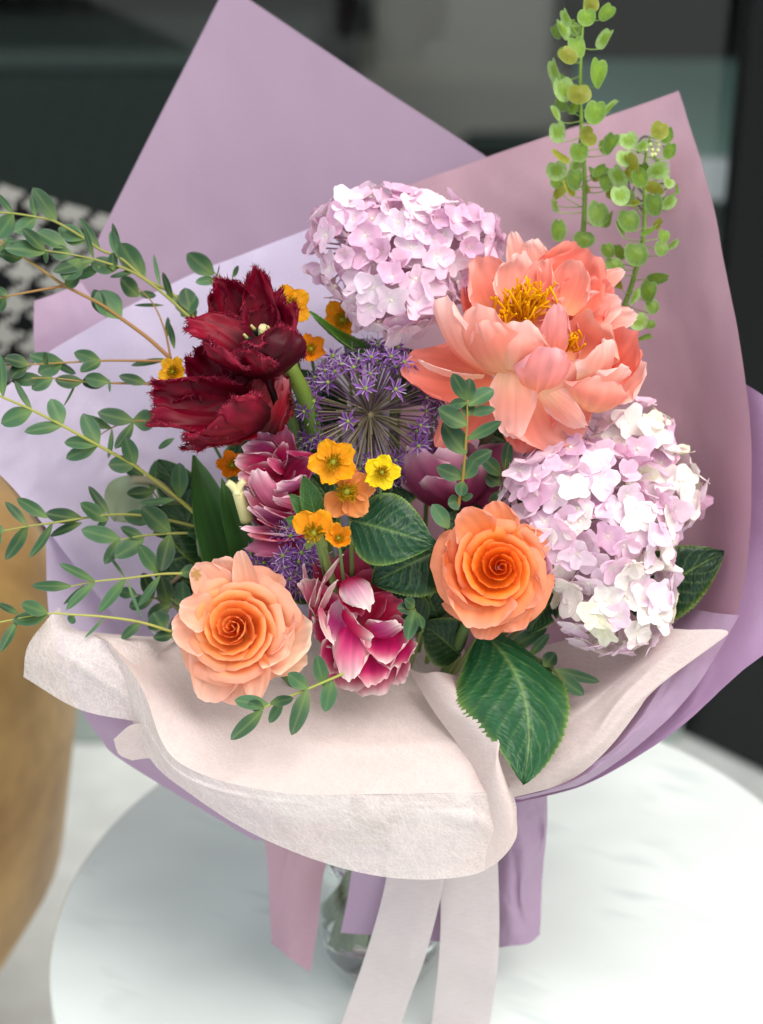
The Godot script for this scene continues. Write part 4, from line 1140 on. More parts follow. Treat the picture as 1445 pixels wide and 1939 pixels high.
	# --- fringed tulips
	var wine := {"c0": C("30020c"), "c1": C("64041a"), "c2": C("82102c"), "ruf": 0.22, "rag": 0.03, "rd": 0.4, "base": 0.6, "nu": 20, "nv": 20, "streak": 0.35, "wide": 1.25, "rim": 6.0, "fringe": C("b02a48"), "pleat": 0.02}
	var t1 := thing("fringed_tulip", "open dark red fringed tulip, upper of the two, with cream stigma", "tulip", at(480, 620, 0.02), "dark red fringed tulips")
	petals_of(t1, "petal", [
		[940, 680, -6, 640, 190, 4, 330, 0.6, -0.5, 0.7, 0.14, 0.7], [960, 680, -10, 800, 230, -6, 320, 0.2, -0.6, 0.8, 0.12, 0.7], [980, 680, -8, 935, 120, 4, 210, 0, -0.5, 0.9, 0.1, 1.1], [1000, 690, -6, 1130, 320, 2, 330, -0.5, -0.4, 0.8, 0.16, 0.8],
		[860, 720, 0, 440, 500, 8, 260, 0.4, 0.5, 0.8, -0.1, 0.7, {"c1": C("7a0d22"), "c2": C("8e1630")}], [900, 880, 6, 560, 660, 22, 260, 0.5, 0.8, -0.2, 0.1, 0.5], [960, 900, 8, 800, 700, 26, 300, 0.2, 0.9, -0.4, 0.12, 0.6],
		[1000, 890, 6, 1175, 530, 24, 390, -0.4, 0.6, -0.7, 0.2, 1.15, {"c0": C("4a0612"), "c1": C("3c0714"), "c2": C("5c0c1c")}]],
		M.velvet_petal, wine, 240, 480, 3.803, 24)
	var pv := at(240 + 975 / 3.803, 480 + 640 / 3.803, 0.026)
	part("pistil", tube([pv, pv + way(0.1, 1, 0.8) * 0.008, pv + way(0.2, 1, 0.9) * 0.012], 0.003, 0.0034, 8, 4, C("b9ae6a"), C("e6dca8")), M.petal, t1)
	for k in 4:
		var b := pv + way(-0.9 + 0.5 * k, 0.2 + 0.5 * (k % 2), 0.6) * 0.011
		part("stamen", tube([pv, pv.lerp(b, 0.6), b], 0.0012, 0.0018, 6, 4, C("16201c"), C("2b3430")), M.anther, t1)
		part("anther", tube([b, b + way(-0.5, 0.6, 0.5) * 0.004], 0.0013, 0.0008, 6, 3, C("c9bd72"), C("d9cf90")), M.anther, t1)
	stalk(t1, at(530, 700, -0.005), 0.0045, Color(0.16, 0.25, 0.08))
	var t2 := thing("fringed_tulip", "dark red fringed tulip leaning left, lower of the two", "tulip", at(420, 740, 0.02), "dark red fringed tulips")
	petals_of(t2, "petal", [
		[980, 1150, -10, 470, 700, 4, 430, 0.5, -0.6, 0.7, 0.1, 0.7], [1000, 1180, -6, 640, 860, -4, 460, 0.2, -0.5, 0.8, 0.14, 0.8, {"c0": C("1c0206"), "c1": C("3a0510")}], [940, 1150, -4, 190, 985, 6, 330, 0.3, -0.3, 0.9, 0.06, 0.9], [900, 1200, 2, 175, 1175, 10, 300, 0.2, 0.7, 0.7, 0.05, 0.7],
		[1000, 1230, 4, 430, 1320, 16, 300, -0.1, 0.9, -0.4, 0.12, 0.9, {"c1": C("660818")}], [1010, 1230, 10, 660, 1150, 24, 360, 0.1, 0.7, -0.7, 0.18, 1.1, {"c1": C("6c081c")}], [940, 1300, 0, 410, 1402, -2, 90, 0, 0.6, 0.8, 0, 0.4, {"c0": C("8a0c20"), "c1": C("8a1428"), "c2": C("c78f95"), "fringe": C("8a1428")}],
		[1010, 1290, -8, 1010, 860, -6, 330, -0.3, 0.2, -0.9, 0.12, 1.0, {"c0": C("660812"), "c1": C("740816"), "c2": C("8c3440"), "fringe": C("7a1020")}], [1020, 1290, -4, 1140, 880, -10, 170, -0.5, 0, -0.8, 0.08, 0.8, {"c1": C("7c0b1a"), "c2": C("b5707a"), "fringe": C("7a1020")}]],
		M.velvet_petal, wine, 240, 480, 3.803, 22)
	stalk(t2, at(520, 800, -0.01), 0.0045, Color(0.16, 0.25, 0.08))
	part("neck", tube(points([545, 690, 6, 580, 760, -6, 600, 850, -20]), 0.0055, 0.0055, 8, 8, C("6d7f2c"), C("3c5a24")), M.stem, t1)
	# --- double tulips
	var d1 := thing("double_tulip", "raspberry double tulip with pale ragged edges below the dark red tulips", "tulip", at(545, 905, 0.008), "pink and white double tulips")
	var rag_pink := {"c0": C("98083a"), "c1": C("b01250"), "c2": C("f4dde2"), "tip": 0.1, "ruf": 0.12, "rag": 0.03, "base": 0.55, "rd": 0.5, "wide": 1.3, "reach": 1.6, "nu": 18, "nv": 18, "rim": 7.0, "streak": 0.22, "pleat": 0.01}
	var dull := {"c0": C("8a0c34"), "c1": C("981a48"), "c2": C("c084a0")}
	petals_of(d1, "petal", [
		[700, 950, -8, 640, 300, -8, 560, 0, -0.3, 1, 0.12, 0.8, dull], [700, 950, -8, 330, 880, -4, 520, 0.6, 0, 0.8, 0.12, 0.8], [720, 1000, -8, 470, 1330, -6, 520, 0.3, 0.4, 0.9, 0.12, 0.8, dull], [800, 900, -8, 1060, 900, -8, 560, -0.5, 0, 0.9, 0.1, 0.8, dull], [760, 1000, -8, 900, 1330, -8, 520, -0.2, 0.4, 0.9, 0.1, 0.8, dull],
		[640, 720, -2, 470, 330, 4, 340, 0.3, -0.4, 0.9, 0.12, 0.7, dull], [720, 700, -2, 780, 230, 2, 280, -0.1, -0.4, 0.9, 0.1, 0.7, dull], [560, 680, 2, 245, 620, 8, 230, 0.5, -0.2, 0.8, 0.1, 0.8], [560, 800, 2, 285, 800, 8, 250, 0.5, 0.1, 0.8, 0.1, 0.8],
		[650, 1010, 2, 450, 715, 16, 290, 0.4, 0.3, -0.8, 0.12, 0.8, {"c1": C("d07090")}], [880, 880, 4, 670, 905, 18, 240, 0.3, 0.5, -0.8, 0.12, 0.8, {"c1": C("b85a8c")}], [1010, 1060, 2, 625, 1015, 16, 200, 0.2, 0.7, -0.6, 0.1, 0.7, {"c1": C("cc4a78")}],
		[720, 1200, 0, 350, 960, 8, 260, 0.5, 0.3, 0.7, 0.1, 0.8], [820, 1250, 2, 375, 1120, 10, 200, 0.4, 0.6, 0.6, 0.1, 0.8, {"c1": C("a83a78")}], [880, 1310, 4, 305, 1330, 12, 190, 0.2, 0.8, 0.5, 0.1, 0.7, {"c1": C("c03a70")}], [940, 1230, 2, 520, 1090, 14, 150, 0.2, 0.8, 0.4, 0.08, 0.7],
		[730, 600, 2, 785, 430, 10, 130, -0.2, -0.2, 0.9, 0.1, 1.1], [700, 690, 4, 590, 615, 14, 120, 0.4, 0.3, 0.8, 0.1, 1.2, {"c1": C("d8608c")}], [1000, 560, 0, 795, 520, 10, 120, 0.1, 0.7, 0.6, 0.1, 0.7, dull], [900, 760, 0, 1060, 620, 8, 280, -0.4, -0.2, 0.9, 0.1, 0.8, dull], [560, 560, 0, 330, 470, 4, 230, 0.5, -0.3, 0.8, 0.1, 0.8, {"c1": C("9c3068")}]],
		M.petal, rag_pink, 401, 761, 5.62, 8)
	stalk(d1, at(545, 930, -0.01), 0.004)
	var d1b := thing("double_tulip", "opened crimson petals of a second double tulip under the raspberry one", "tulip", at(530, 1000, 0.01), "pink and white double tulips")
	var rasp := {"c0": C("c2143c"), "c1": C("b81540"), "c2": C("dca0ae"), "reach": 1.35, "tip": 0.3, "ruf": 0.1, "rag": 0.05, "base": 0.5, "rd": 0.4, "nu": 14, "nv": 14, "rim": 5.0, "streak": 0.25}
	petals_of(d1b, "petal", [[860, 1420, 0, 420, 1300, 8, 150, 0, 1, 0.3, 0.08, 0.6], [860, 1480, 4, 300, 1500, 10, 260, 0, 0.8, 0.6, 0.1, 0.8], [850, 1620, 0, 310, 1660, 4, 380, 0.2, -0.4, -0.9, 0.1, 0.8, {"c1": C("96345a"), "c2": C("b98096")}], [800, 1560, -6, 520, 1830, -4, 360, 0, -0.3, -0.9, 0.1, 0.7, {"c1": C("8a3058"), "c2": C("a06080")}]], M.petal, rasp, 420, 780, 6.464, 12)
	stalk(d1b, at(540, 1020, 0.0), 0.004)
	var d2 := thing("double_tulip", "hot pink double tulip with white edges between the two roses", "tulip", at(680, 1180, 0.03), "pink and white double tulips")
	var hot := {"c0": C("b80c4c"), "c1": C("c41a66"), "c2": C("f6e6de"), "tip": 0.15, "ruf": 0.1, "rag": 0.03, "base": 0.55, "rd": 0.5, "wide": 1.25, "reach": 1.08, "nu": 18, "nv": 18, "rim": 7.0, "streak": 0.16, "m": 0.55, "pleat": 0.007}
	var crim := {"c0": C("8a0a30"), "c1": C("a50f3a"), "c2": C("c56a84")}
	petals_of(d2, "petal", [
		[640, 900, -16, 600, 90, -14, 560, 0, -0.3, 1, 0.12, 0.8, crim], [640, 900, -12, 300, 150, -6, 420, 0.6, -0.3, 0.8, 0.12, 0.8, crim], [700, 800, -14, 900, 330, -12, 460, -0.4, -0.4, 0.8, 0.1, 0.7, crim], [750, 900, -10, 1180, 640, -6, 420, -0.5, -0.2, 0.8, 0.1, 0.7, crim],
		[560, 900, -8, 120, 420, 2, 340, 0.8, -0.2, 0.5, 0.14, 0.8], [520, 1000, -8, 200, 900, 4, 340, 0.9, 0, 0.4, 0.14, 0.8], [560, 1050, -6, 380, 1440, 2, 380, 0.7, 0.3, 0.6, 0.14, 0.8], [640, 1100, -8, 640, 1640, -2, 560, 0.1, 0.5, 0.9, 0.12, 0.7], [800, 1100, -10, 900, 1690, -6, 620, -0.1, 0.5, 0.9, 0.12, 0.8], [900, 1050, -10, 1210, 1560, -4, 420, -0.5, 0.4, 0.8, 0.14, 0.8], [950, 1000, -10, 1320, 1200, -4, 460, -0.7, 0.2, 0.7, 0.14, 0.8],
		[330, 480, 0, 560, 150, 14, 130, 0.8, -0.3, 0.4, 0.06, 0.5, {"c0": C("d96a8a"), "c1": C("e9c0bc")}], [250, 760, 0, 360, 400, 12, 120, 0.9, 0, 0.3, 0.05, 0.5, {"c0": C("d45c80"), "c1": C("e4b4b4")}], [190, 860, -2, 280, 420, 8, 110, 0.9, 0, 0.3, 0.05, 0.5, {"c0": C("cc3a6a"), "c1": C("e0a8b0")}], [300, 770, 2, 490, 420, 16, 150, 0.7, 0.2, 0.5, 0.06, 0.6, {"c0": C("d45c80"), "c1": C("ecc8c2")}], [310, 760, 4, 445, 1130, 14, 130, 0.8, 0.2, 0.5, 0.08, 0.6, {"c0": C("dc7090"), "c1": C("ecc4c0")}], [160, 540, -4, 130, 250, 4, 100, 0.9, 0, 0.4, 0.04, 0.4, {"c1": C("d99aa4")}],
		[560, 700, -2, 420, 1100, 6, 260, 0.6, 0.2, 0.8, 0.1, 0.7, {"c0": C("e0c8d4"), "c1": C("c83c88")}], [650, 980, 4, 620, 1530, 14, 330, 0.1, 0.3, -1, 0.1, 0.8, {"c0": C("d02470"), "c1": C("d8307a"), "rim": 3.0}],
		[620, 440, 4, 830, 760, 24, 280, -0.3, 0.2, -0.9, 0.08, 0.8, {"c0": C("a81444"), "c1": C("c77aa0"), "rim": 2.0}], [570, 560, 4, 760, 820, 18, 230, 0.4, 0.4, 0.8, 0.1, 0.9, crim], [560, 830, 6, 880, 1075, 22, 220, -0.2, 0.6, -0.7, 0.12, 0.9, {"c1": C("b81450")}], [830, 1010, 4, 1175, 890, 18, 270, -0.2, 0.5, -0.8, 0.16, 1.0, {"c1": C("b03070")}],
		[1000, 980, 0, 960, 1300, 14, 440, 0.1, 0.8, 0.4, 0.14, 1.0], [1080, 1100, -2, 1110, 1390, 8, 430, -0.1, 0.8, 0.4, 0.12, 0.9], [840, 1200, 0, 880, 1570, 10, 420, 0, 0.6, 0.7, 0.1, 0.9], [640, 560, 2, 640, 900, 10, 160, 0.2, 0, 1, 0.1, 0.6, {"c0": C("d8b8c4"), "c1": C("d6a8bc")}]],
		M.petal, hot, 553, 1022, 5.7, 20)
	stalk(d2, at(690, 1190, 0.0), 0.0045)
	var d3 := thing("double_tulip", "dusky mauve tulip bud in shade below the allium", "tulip", at(830, 900, -0.02), "pink and white double tulips")
	var dusk := {"c0": C("6a1438"), "c1": C("963a62"), "c2": C("e0bcc8"), "tip": 0.2, "base": 0.5, "rd": 0.4, "ruf": 0.05, "rim": 6.0, "nu": 12, "nv": 12, "streak": 0.3}
	petals_of(d3, "petal", [[850, 960, -6, 770, 850, 4, 120, 0.3, 0.5, -0.8, 0.16, 1.0], [860, 960, -6, 840, 845, 6, 130, 0, 0.5, -0.9, 0.16, 1.0], [870, 960, -8, 905, 870, 0, 120, -0.3, 0.5, -0.8, 0.16, 1.0], [850, 950, -12, 830, 820, -10, 170, 0, -0.3, 1, 0.1, 0.8], [850, 950, -2, 800, 905, 8, 90, 0.2, 0.8, -0.6, 0.1, 0.8], [900, 900, -10, 985, 850, -8, 90, 0, 0.3, 1, 0.1, 0.6], [900, 940, -10, 960, 920, -8, 80, 0, 0.3, 1, 0.1, 0.6]], M.petal, dusk, 0, 0, 1, -14)
	stalk(d3, at(860, 960, -0.03), 0.004)
	make_allium(at(700, 785, -0.03), "violet allium globe with starry florets round an open hollow centre", 1.0, 190, 0.58)
	make_allium(at(548, 1052, -0.012), "small violet allium half hidden below the shed geum flower", 0.62, 90, 2.0)
	# --- geums
	geum("round golden orange geum flower, top of the front cluster", at(631, 876, 0.058), way(0.05, 0.1, 1), 44 * PX, C("f09a0e"), C("f5ae1c"), 0.18, 5, 0.3)
	geum("flat dull orange geum flower, middle of the front cluster", at(656, 930, 0.05), way(0.1, -0.1, 1), 54 * PX, C("da7a34"), C("e89c60"), 0.0, 4, 1.1)
	geum("small bright yellow geum flower beside the dark leaf", at(722, 895, 0.05), way(0.2, 0.1, 1), 34 * PX, C("f0cc0a"), C("f4d81e"), 0.1, 5, 0.8)
	geum("geum flower that has shed all but its lower orange petals", at(596, 1010, 0.058), way(-0.1, 0.1, 1), 48 * PX, C("f0920c"), C("f3a31c"), 0.05, 2, -1.75)
	geum("half closed cupped orange geum bud under the front cluster", at(641, 1020, 0.058), way(0.1, 0.3, 1), 24 * PX, C("ee8a0e"), C("f5b838"), 0.9, 5, 0.2)
	geum("golden geum flower peeping out behind the upper dark red tulip", at(548, 578, -0.02), way(0.3, 0.2, 1), 42 * PX, C("f0a00c"), C("f4b01c"), 0.15, 5, 0.0)
	geum("golden geum flower under the pink hydrangea", at(648, 606, -0.03), way(0.0, 0.0, 1), 40 * PX, C("ea920a"), C("f2a81c"), 0.25, 5, 0.6)
	geum("orange geum flower half hidden right of the upper dark red tulip", at(588, 662, -0.02), way(0.2, 0.3, 1), 30 * PX, C("e8820c"), C("f09a1c"), 0.4, 5, 0.2)
	geum("small yellow geum flower at the left edge of the dark red tulips", at(330, 705, -0.01), way(-0.4, 0.2, 1), 30 * PX, C("f0a80c"), C("f6c43c"), 0.45, 5, 0.9)
	geum("folded orange geum flower left of the raspberry tulip", at(441, 882, -0.008), way(-0.2, 0.2, 1), 28 * PX, C("e0740c"), C("ea8c1c"), 0.7, 5, 0.4)
	make_pistil()
	for q in [[600, 985, 574, 900, 46, "small toothed geum leaf standing left of the front geum cluster"], [590, 985, 548, 935, 34, "toothed geum leaf pointing left at the raspberry tulip"], [590, 1000, 540, 982, 34, "lowest toothed geum leaf, level with the shed geum flower"]]:
		big_leaf(q[5], at(q[0], q[1], 0.042), at(q[2], q[3], 0.046), way(0.1, 0.2, 1), q[4] * PX, C("2f5a24"), {"teeth": 0.12})
	make_pennycress()
	# --- broad leaves
	big_leaf("large serrated green leaf hanging over the collar at bottom right", at(912, 1196, -0.012), at(990, 1486, 0.05), way(0.3, 0.5, 1), 236 * PX, C("1d4f2c"), {"skew": -0.20, "bow": -0.12, "fold": -0.28, "droop": 0.2})
	big_leaf("dark crinkled green leaf in the middle, right of the orange geums", at(665, 985, 0.03), at(822, 1030, 0.036), way(-0.1, 0.2, 1), 150 * PX, C("123d22"), {"bow": -0.08, "fold": -0.12, "teeth": 0.015})
	big_leaf("dark green serrated leaf below the crinkled leaf, beside the right rose", at(835, 1040, 0.004), at(705, 1105, 0.012), way(0.1, 0.2, 1), 150 * PX, C("143d22"), {"fold": 0.05})
	big_leaf("dark serrated leaf behind the cream hydrangea at right", at(1190, 1150, -0.045), at(1371, 1044, -0.03), way(-0.2, 0.1, 1), 150 * PX, C("123018"), {"fold": 0.2})
	big_leaf("bright green curled leaf under the pink hydrangea", at(758, 697, -0.02), at(586, 590, -0.012), way(0.35, 0.9, 0.35), 90 * PX, C("3d6a22"), {"bow": 0.10, "fold": 0.35})
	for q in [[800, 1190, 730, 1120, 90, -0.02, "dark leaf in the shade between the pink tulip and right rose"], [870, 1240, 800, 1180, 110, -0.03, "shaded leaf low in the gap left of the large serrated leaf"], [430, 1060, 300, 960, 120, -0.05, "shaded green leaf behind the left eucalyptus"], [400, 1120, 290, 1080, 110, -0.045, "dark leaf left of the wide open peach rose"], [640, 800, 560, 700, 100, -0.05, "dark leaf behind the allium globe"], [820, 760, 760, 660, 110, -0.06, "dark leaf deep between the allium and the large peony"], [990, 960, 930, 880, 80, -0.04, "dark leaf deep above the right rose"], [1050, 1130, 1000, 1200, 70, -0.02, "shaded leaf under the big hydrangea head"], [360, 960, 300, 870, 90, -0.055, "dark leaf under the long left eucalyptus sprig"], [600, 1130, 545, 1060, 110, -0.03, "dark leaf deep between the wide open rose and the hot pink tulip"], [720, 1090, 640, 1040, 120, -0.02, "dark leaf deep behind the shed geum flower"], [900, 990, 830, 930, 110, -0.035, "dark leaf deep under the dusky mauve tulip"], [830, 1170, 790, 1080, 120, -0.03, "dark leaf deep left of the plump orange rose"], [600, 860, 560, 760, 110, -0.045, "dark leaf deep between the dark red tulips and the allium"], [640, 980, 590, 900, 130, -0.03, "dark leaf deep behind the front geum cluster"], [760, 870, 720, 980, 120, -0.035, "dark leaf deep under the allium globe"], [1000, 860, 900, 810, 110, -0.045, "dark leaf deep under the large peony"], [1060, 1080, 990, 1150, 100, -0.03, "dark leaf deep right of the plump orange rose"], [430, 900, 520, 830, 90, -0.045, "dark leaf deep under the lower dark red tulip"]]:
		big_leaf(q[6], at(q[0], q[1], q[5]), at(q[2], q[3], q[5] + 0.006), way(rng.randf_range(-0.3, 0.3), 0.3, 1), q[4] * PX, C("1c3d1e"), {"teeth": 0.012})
	for q in [[470, 1190, -22, 366, 862, -14, 110, 0.5, 0.2, 0.8, "long folded tulip leaf left of the raspberry tulip"], [480, 1120, -12, 420, 905, 4, 60, 0.6, 0.1, 0.8, "narrow tulip leaf beside the cream pistil"]]:
		var tl := thing("tulip_leaf", q[10], "leaf", at(q[0], q[1], q[2] * 0.001), "tulip leaves")
		part("blade", petal(at(q[0], q[1], q[2] * 0.001), at(q[3], q[4], q[5] * 0.001), way(q[7], q[8], q[9]), q[6] * PX, {"close": 0.9, "m": 0.4, "base": 0.7, "cup": 0.9, "bow": 0.05, "nu": 12, "nv": 24, "c0": C("26481f"), "c1": C("345a2a"), "c2": C("5f8048"), "rim": 10.0, "streak": 0.2, "ruf": 0.03}), M.gloss_leaf, tl)
	for q in [[275, 905, 215, 985, 105, -0.05, "pale grey green woolly leaf at left behind the eucalyptus"], [385, 1060, 430, 1005, 90, -0.035, "pale grey leaf above the wide open rose"], [330, 1150, 385, 1110, 80, -0.04, "pale grey leaf left of the wide open rose"]]:
		var gl := thing("woolly_leaf", q[6], "leaf", at(q[0], q[1], q[5]), "pale woolly leaves")
		part("blade", petal(at(q[0], q[1], q[5]), at(q[2], q[3], q[5] + 0.004), way(0.1, 0.3, 1), q[4] * PX, {"close": 0.6, "m": 0.5, "cup": 0.3, "c0": C("9aa386"), "c1": C("8f9c7c"), "streak": 0.15, "nu": 12, "nv": 16, "rag": 0.02}), M.pod, gl)
	var tw := thing("twig", "woolly beige twig twisting behind the left eucalyptus", "twig", at(330, 1190, -0.04))
	part("stem", tube(points([250, 908, -46, 300, 915, -44, 350, 965, -48, 400, 1010, -50]), 0.003, 0.002, 7, 16, C("a39a80"), C("7c6a54")), M.pod, tw)
	part("side_stem", tube(points([365, 1070, -36, 330, 1100, -36, 300, 1130, -36, 325, 1150, -36]), 0.0018, 0.0014, 7, 16, C("94866c"), C("857660")), M.pod, tw)
	make_sprigs()

func stamens(o: Node3D, x: float, y: float, d: float, wide: float, high: float, n: int) -> void:
	for k in n:
		var a := at(x + rng.randf_range(-0.4, 0.4) * wide * 0.6, y + rng.randf_range(-5, 12), (d + rng.randf_range(-3, 3)) * 0.001)
		var dirn := Vector3(rng.randfn() * 0.45, 0.75 + rng.randfn() * 0.25, 0.7 + rng.randfn() * 0.3).normalized()
		var l := high * rng.randf_range(0.35, 0.62) * PX
		var w := eye.basis * dirn
		var bend := eye.basis * Vector3(rng.randfn(), rng.randfn(), rng.randfn()) * l * 0.14
		part("stamen", tube([a, a + w * l * 0.5 + bend, a + w * l], 0.0005, 0.0009, 5, 5, C("f8b422"), C("fcc41a").lerp(C("f5ac14"), rng.randf())), M.anther, o)

func make_sprigs() -> void:
	var y := "8f8c46"
	var br := "96683c"
	sprig("upper eucalyptus sprig with yellow stem arching in from the top left", [395, 645, -40, 365, 600, -42, 327, 557, -44, 274, 528, -42, 228, 489, -38, 190, 473, -34, 160, 452, -30, 106, 420, -24, 68, 411, -20, 25, 404, -16, -12, 402, -14],
		[25, 404, -6, 366, 12, 25, 405, -8, 452, 36, 68, 411, 60, 372, 14, 106, 420, 62, 355, 30, 68, 411, 28, 440, 32, 190, 473, 150, 412, 14, 228, 489, 210, 437, 20, 228, 489, 213, 422, 12, 268, 520, 228, 460, 40, 274, 528, 247, 465, 24, 260, 510, 208, 525, 13, 304, 544, 291, 481, 8, 327, 572, 308, 515, 13, 327, 560, 372, 600, 30, 160, 452, 110, 432, 34, 158, 460, 120, 440, 28], y, 0.0013)
	sprig("second eucalyptus sprig just under the upper one at top left", [370, 612, -36, 320, 565, -38, 275, 530, -36, 240, 510, -32, 205, 499, -28, 178, 491, -25, 135, 482, -20, 85, 474, -14],
		[85, 474, 42, 433, 24, 125, 468, 68, 438, 36, 85, 478, 8, 470, 34, 90, 476, 86, 498, 16, 134, 478, 97, 480, 28, 178, 491, 158, 428, 10, 178, 491, 100, 515, 30, 215, 512, 213, 478, 22, 226, 505, 172, 500, 38, 190, 505, 147, 527, 22, 150, 490, 120, 530, 40], y)
	sprig("brown stemmed eucalyptus sprig with one big round leaf at left", [322, 678, -34, 280, 640, -36, 228, 602, -34, 185, 573, -30, 123, 541, -24, 85, 515, -20, 42, 485, -16, 8, 462, -12, -12, 445, -10],
		[228, 602, 183, 552, 50, 196, 596, 178, 548, 26, 123, 541, 152, 520, 32, 8, 465, -18, 490, 26, 8, 455, 26, 458, 14, 42, 488, -2, 480, 26], br, 0.0014)
	sprig("short side twig of eucalyptus crossing the houndstooth cushion", [123, 541, -24, 60, 552, -16, 10, 562, -12, -12, 568, -10], [10, 562, -5, 592, 20, 14, 560, -6, 545, 14], br, 0.0009)
	sprig("thin curved eucalyptus twig left of the dark red tulips", [324, 680, -36, 312, 625, -40, 290, 575, -42, 262, 545, -42], [263, 560, 228, 527, 36, 262, 556, 296, 560, 15, 310, 578, 254, 578, 8, 316, 640, 318, 600, 10, 330, 660, 320, 610, 12, 345, 600, 372, 560, 36, 362, 590, 350, 545, 34], br, 0.0008, 0.4)
	sprig("single pale green eucalyptus leaf pair above the upper tulip", [430, 560, -50, 415, 525, -50, 405, 515, -50], [405, 520, 354, 480, 36, 412, 520, 415, 502, 18, 440, 525, 452, 503, 12, 410, 530, 370, 535, 18], y, 0.0008, 0.6)
	sprig("straight horizontal eucalyptus sprig left of the yellow geum", [325, 684, -34, 250, 683, -34, 190, 683, -30, 120, 687, -24, 60, 690, -18, 0, 692, -12],
		[190, 683, 140, 668, 24, 190, 683, 153, 705, 26, 120, 687, 55, 672, 28, 118, 684, 72, 706, 32, 55, 690, 8, 678, 26, 50, 690, 20, 716, 28, 100, 685, 144, 708, 14, 318, 680, 248, 692, 13, 84, 690, 90, 670, 24], br, 0.0009, 0.3)
	sprig("lower horizontal eucalyptus sprig ending at the dark red tulips", [312, 729, -30, 280, 727, -32, 205, 725, -28, 155, 722, -24, 100, 716, -20, 60, 716, -16],
		[157, 722, 104, 720, 28, 206, 722, 155, 722, 30, 277, 726, 225, 712, 20, 80, 716, 22, 722, 26, 207, 718, 208, 743, 5, 100, 715, 60, 737, 24, 145, 720, 120, 770, 5, 205, 724, 160, 715, 26], br, 0.0009, 0.35)
	sprig("long yellow stemmed eucalyptus sprig sweeping from the left edge to the tulip leaf", [405, 1010, -34, 375, 978, -34, 330, 938, -32, 255, 882, -26, 185, 843, -20, 120, 807, -14, 60, 776, -10, 0, 750, -6, -20, 742, -4],
		[60, 776, 27, 718, 13, 60, 778, 2, 802, 34, 118, 803, 96, 755, 32, 118, 805, 46, 818, 26, 186, 842, 157, 783, 32, 186, 842, 122, 838, 26, 184, 844, 125, 868, 26, 256, 880, 236, 828, 28, 256, 880, 205, 880, 32, 6, 750, 0, 672, 22, 340, 942, 340, 876, 30, 332, 945, 263, 952, 14], "a09a46", 0.0014)
	sprig("small eucalyptus twig below the lower dark red tulip", [300, 800, -30, 252, 797, -30, 212, 810, -32, 180, 830, -34], [252, 797, 185, 781, 32, 252, 797, 298, 795, 38, 252, 800, 218, 850, 22, 210, 810, 153, 788, 20, 212, 812, 205, 868, 10, 330, 830, 300, 850, 12], br, 0.0007)
	sprig("eucalyptus sprig reaching out left over the armchair", [392, 1002, -36, 310, 983, -32, 255, 975, -28, 205, 975, -24, 160, 981, -20, 100, 990, -14, 50, 997, -10, -8, 1008, -6],
		[155, 982, 86, 972, 30, 90, 980, 32, 944, 22, 207, 972, 168, 920, 18, 205, 985, 152, 953, 32, 52, 995, 10, 1060, 24, 50, 994, 10, 950, 17, 100, 990, 55, 1056, 18, 155, 990, 95, 1015, 18, 0, 1005, -18, 1045, 20, 292, 985, 235, 978, 30, 205, 978, 180, 1010, 12, 8, 1006, -14, 1000, 20], y, 0.0011)
	sprig("leafy eucalyptus sprig above the wide open peach rose", [418, 1018, -26, 390, 1010, -26, 325, 1010, -22, 275, 1014, -18, 228, 1022, -14],
		[228, 1022, 154, 1003, 32, 228, 1022, 198, 1068, 22, 273, 1018, 228, 998, 22, 272, 1018, 217, 1055, 32, 322, 1008, 268, 960, 38, 322, 1012, 305, 1082, 32, 390, 1010, 355, 1012, 26, 405, 1008, 380, 965, 36, 300, 1085, 262, 1032, 28], y, 0.0011)
	sprig("eucalyptus sprig of narrow leaves over the violet paper fold", [345, 1086, -16, 305, 1087, -16, 240, 1095, -14, 180, 1101, -10, 135, 1110, -6],
		[180, 1101, 112, 1068, 17, 135, 1110, 60, 1109, 19, 180, 1103, 125, 1155, 18, 237, 1096, 186, 1160, 21, 237, 1094, 205, 1050, 6, 303, 1090, 262, 1148, 15, 340, 1086, 376, 1078, 24, 240, 1098, 268, 1170, 6, 160, 1108, 120, 1145, 8], "b0ac5a", 0.0009)
	sprig("lowest left eucalyptus sprig lying above the pale collar", [325, 1196, -10, 265, 1178, -10, 198, 1168, -6, 140, 1164, -2, 88, 1162, 0, 0, 1178, 4],
		[90, 1162, 24, 1176, 34, 90, 1160, 40, 1144, 28, 36, 1163, -6, 1142, 14, 32, 1176, 0, 1235, 18, 265, 1180, 230, 1210, 18, 310, 1192, 290, 1160, 42, 198, 1168, 160, 1208, 6, 140, 1166, 132, 1180, 18, 330, 1200, 290, 1208, 24], "b0ac5a", 0.001)
	sprig("upright eucalyptus sprig in front of the large peony", [866, 965, 28, 876, 910, 34, 881, 850, 42, 885, 790, 48, 884, 750, 50],
		[885, 758, 857, 707, 26, 887, 757, 889, 716, 22, 885, 762, 850, 768, 20, 887, 768, 935, 738, 30, 884, 805, 829, 774, 38, 887, 782, 938, 774, 18, 882, 860, 838, 800, 40, 884, 790, 890, 760, 22, 883, 832, 950, 798, 20, 877, 905, 826, 884, 30, 880, 882, 932, 853, 24, 877, 906, 900, 870, 30, 876, 910, 872, 940, 22, 874, 945, 896, 938, 14, 872, 948, 848, 955, 26, 850, 1000, 818, 955, 28], "9a7434", 0.0011, 0.55)
	sprig("dark eucalyptus leaves in the gap above the right rose", [950, 930, -6, 955, 895, -4, 958, 870, -2], [956, 892, 964, 835, 20, 956, 898, 1002, 915, 26, 950, 900, 908, 862, 26, 948, 915, 920, 900, 30, 950, 930, 930, 960, 22], "6d5a34", 0.0009, 0.2)
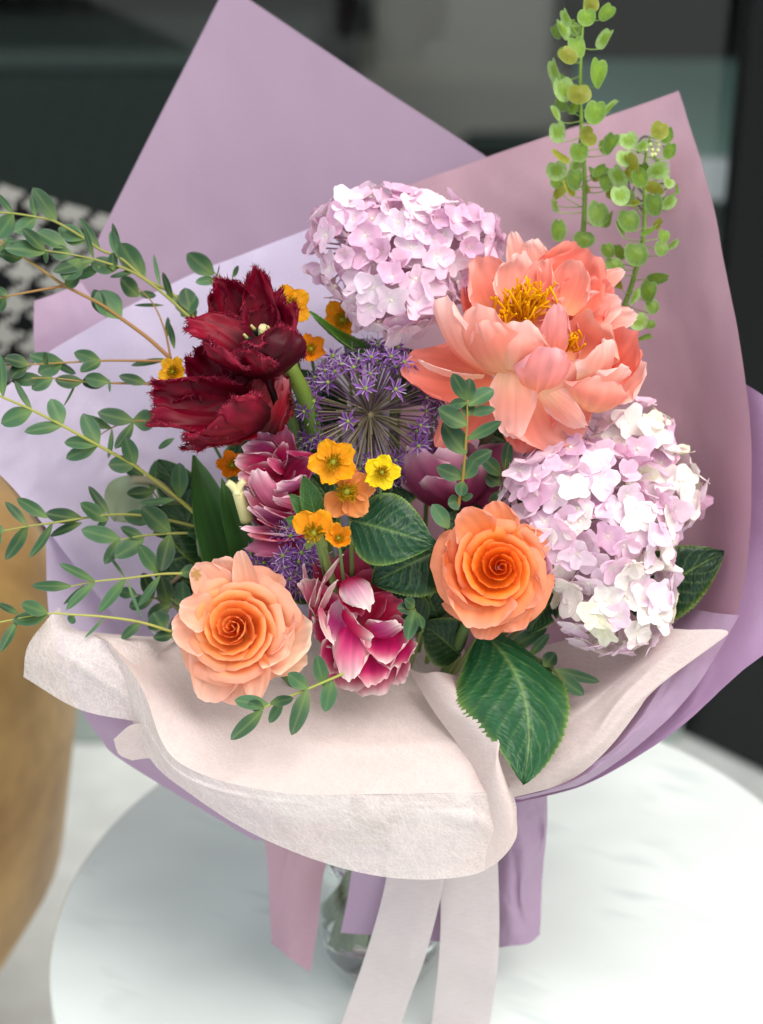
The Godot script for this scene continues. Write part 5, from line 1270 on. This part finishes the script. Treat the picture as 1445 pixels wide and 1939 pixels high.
	sprig("eucalyptus sprig over the collar below the wide open rose", [660, 1268, 30, 640, 1280, 34, 565, 1312, 44, 510, 1335, 50, 492, 1346, 52],
		[497, 1345, 437, 1401, 26, 510, 1336, 444, 1326, 26, 512, 1332, 556, 1322, 18, 583, 1304, 545, 1275, 26, 582, 1306, 552, 1392, 30, 628, 1286, 616, 1348, 28, 535, 1326, 510, 1369, 18, 615, 1300, 600, 1240, 26, 500, 1342, 470, 1330, 20], "9aa04c", 0.001)
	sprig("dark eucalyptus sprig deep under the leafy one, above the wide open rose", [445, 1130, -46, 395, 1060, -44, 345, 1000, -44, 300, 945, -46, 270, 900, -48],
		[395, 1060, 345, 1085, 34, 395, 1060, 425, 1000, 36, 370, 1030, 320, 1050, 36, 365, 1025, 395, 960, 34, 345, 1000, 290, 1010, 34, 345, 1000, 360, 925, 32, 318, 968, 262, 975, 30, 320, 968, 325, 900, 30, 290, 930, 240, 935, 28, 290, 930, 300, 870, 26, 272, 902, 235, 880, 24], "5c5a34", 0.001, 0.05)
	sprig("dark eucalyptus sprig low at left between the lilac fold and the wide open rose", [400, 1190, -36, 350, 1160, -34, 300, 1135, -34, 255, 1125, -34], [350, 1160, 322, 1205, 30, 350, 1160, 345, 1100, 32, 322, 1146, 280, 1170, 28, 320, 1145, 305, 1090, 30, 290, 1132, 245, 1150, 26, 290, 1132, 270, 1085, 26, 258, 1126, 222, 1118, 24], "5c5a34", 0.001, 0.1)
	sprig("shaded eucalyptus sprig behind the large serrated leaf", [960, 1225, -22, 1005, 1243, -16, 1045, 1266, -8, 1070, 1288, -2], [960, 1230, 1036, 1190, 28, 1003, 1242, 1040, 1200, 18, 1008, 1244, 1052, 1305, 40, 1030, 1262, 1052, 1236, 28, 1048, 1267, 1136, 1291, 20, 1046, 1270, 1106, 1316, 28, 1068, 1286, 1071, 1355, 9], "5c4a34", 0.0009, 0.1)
	sprig("little eucalyptus tip at the right edge of the pink tulip", [800, 1190, 18, 790, 1165, 26, 785, 1152, 32], [785, 1155, 772, 1212, 28, 783, 1154, 752, 1152, 22, 785, 1150, 766, 1134, 20, 790, 1160, 802, 1190, 14], "6d7a3c", 0.0008, 0.35)
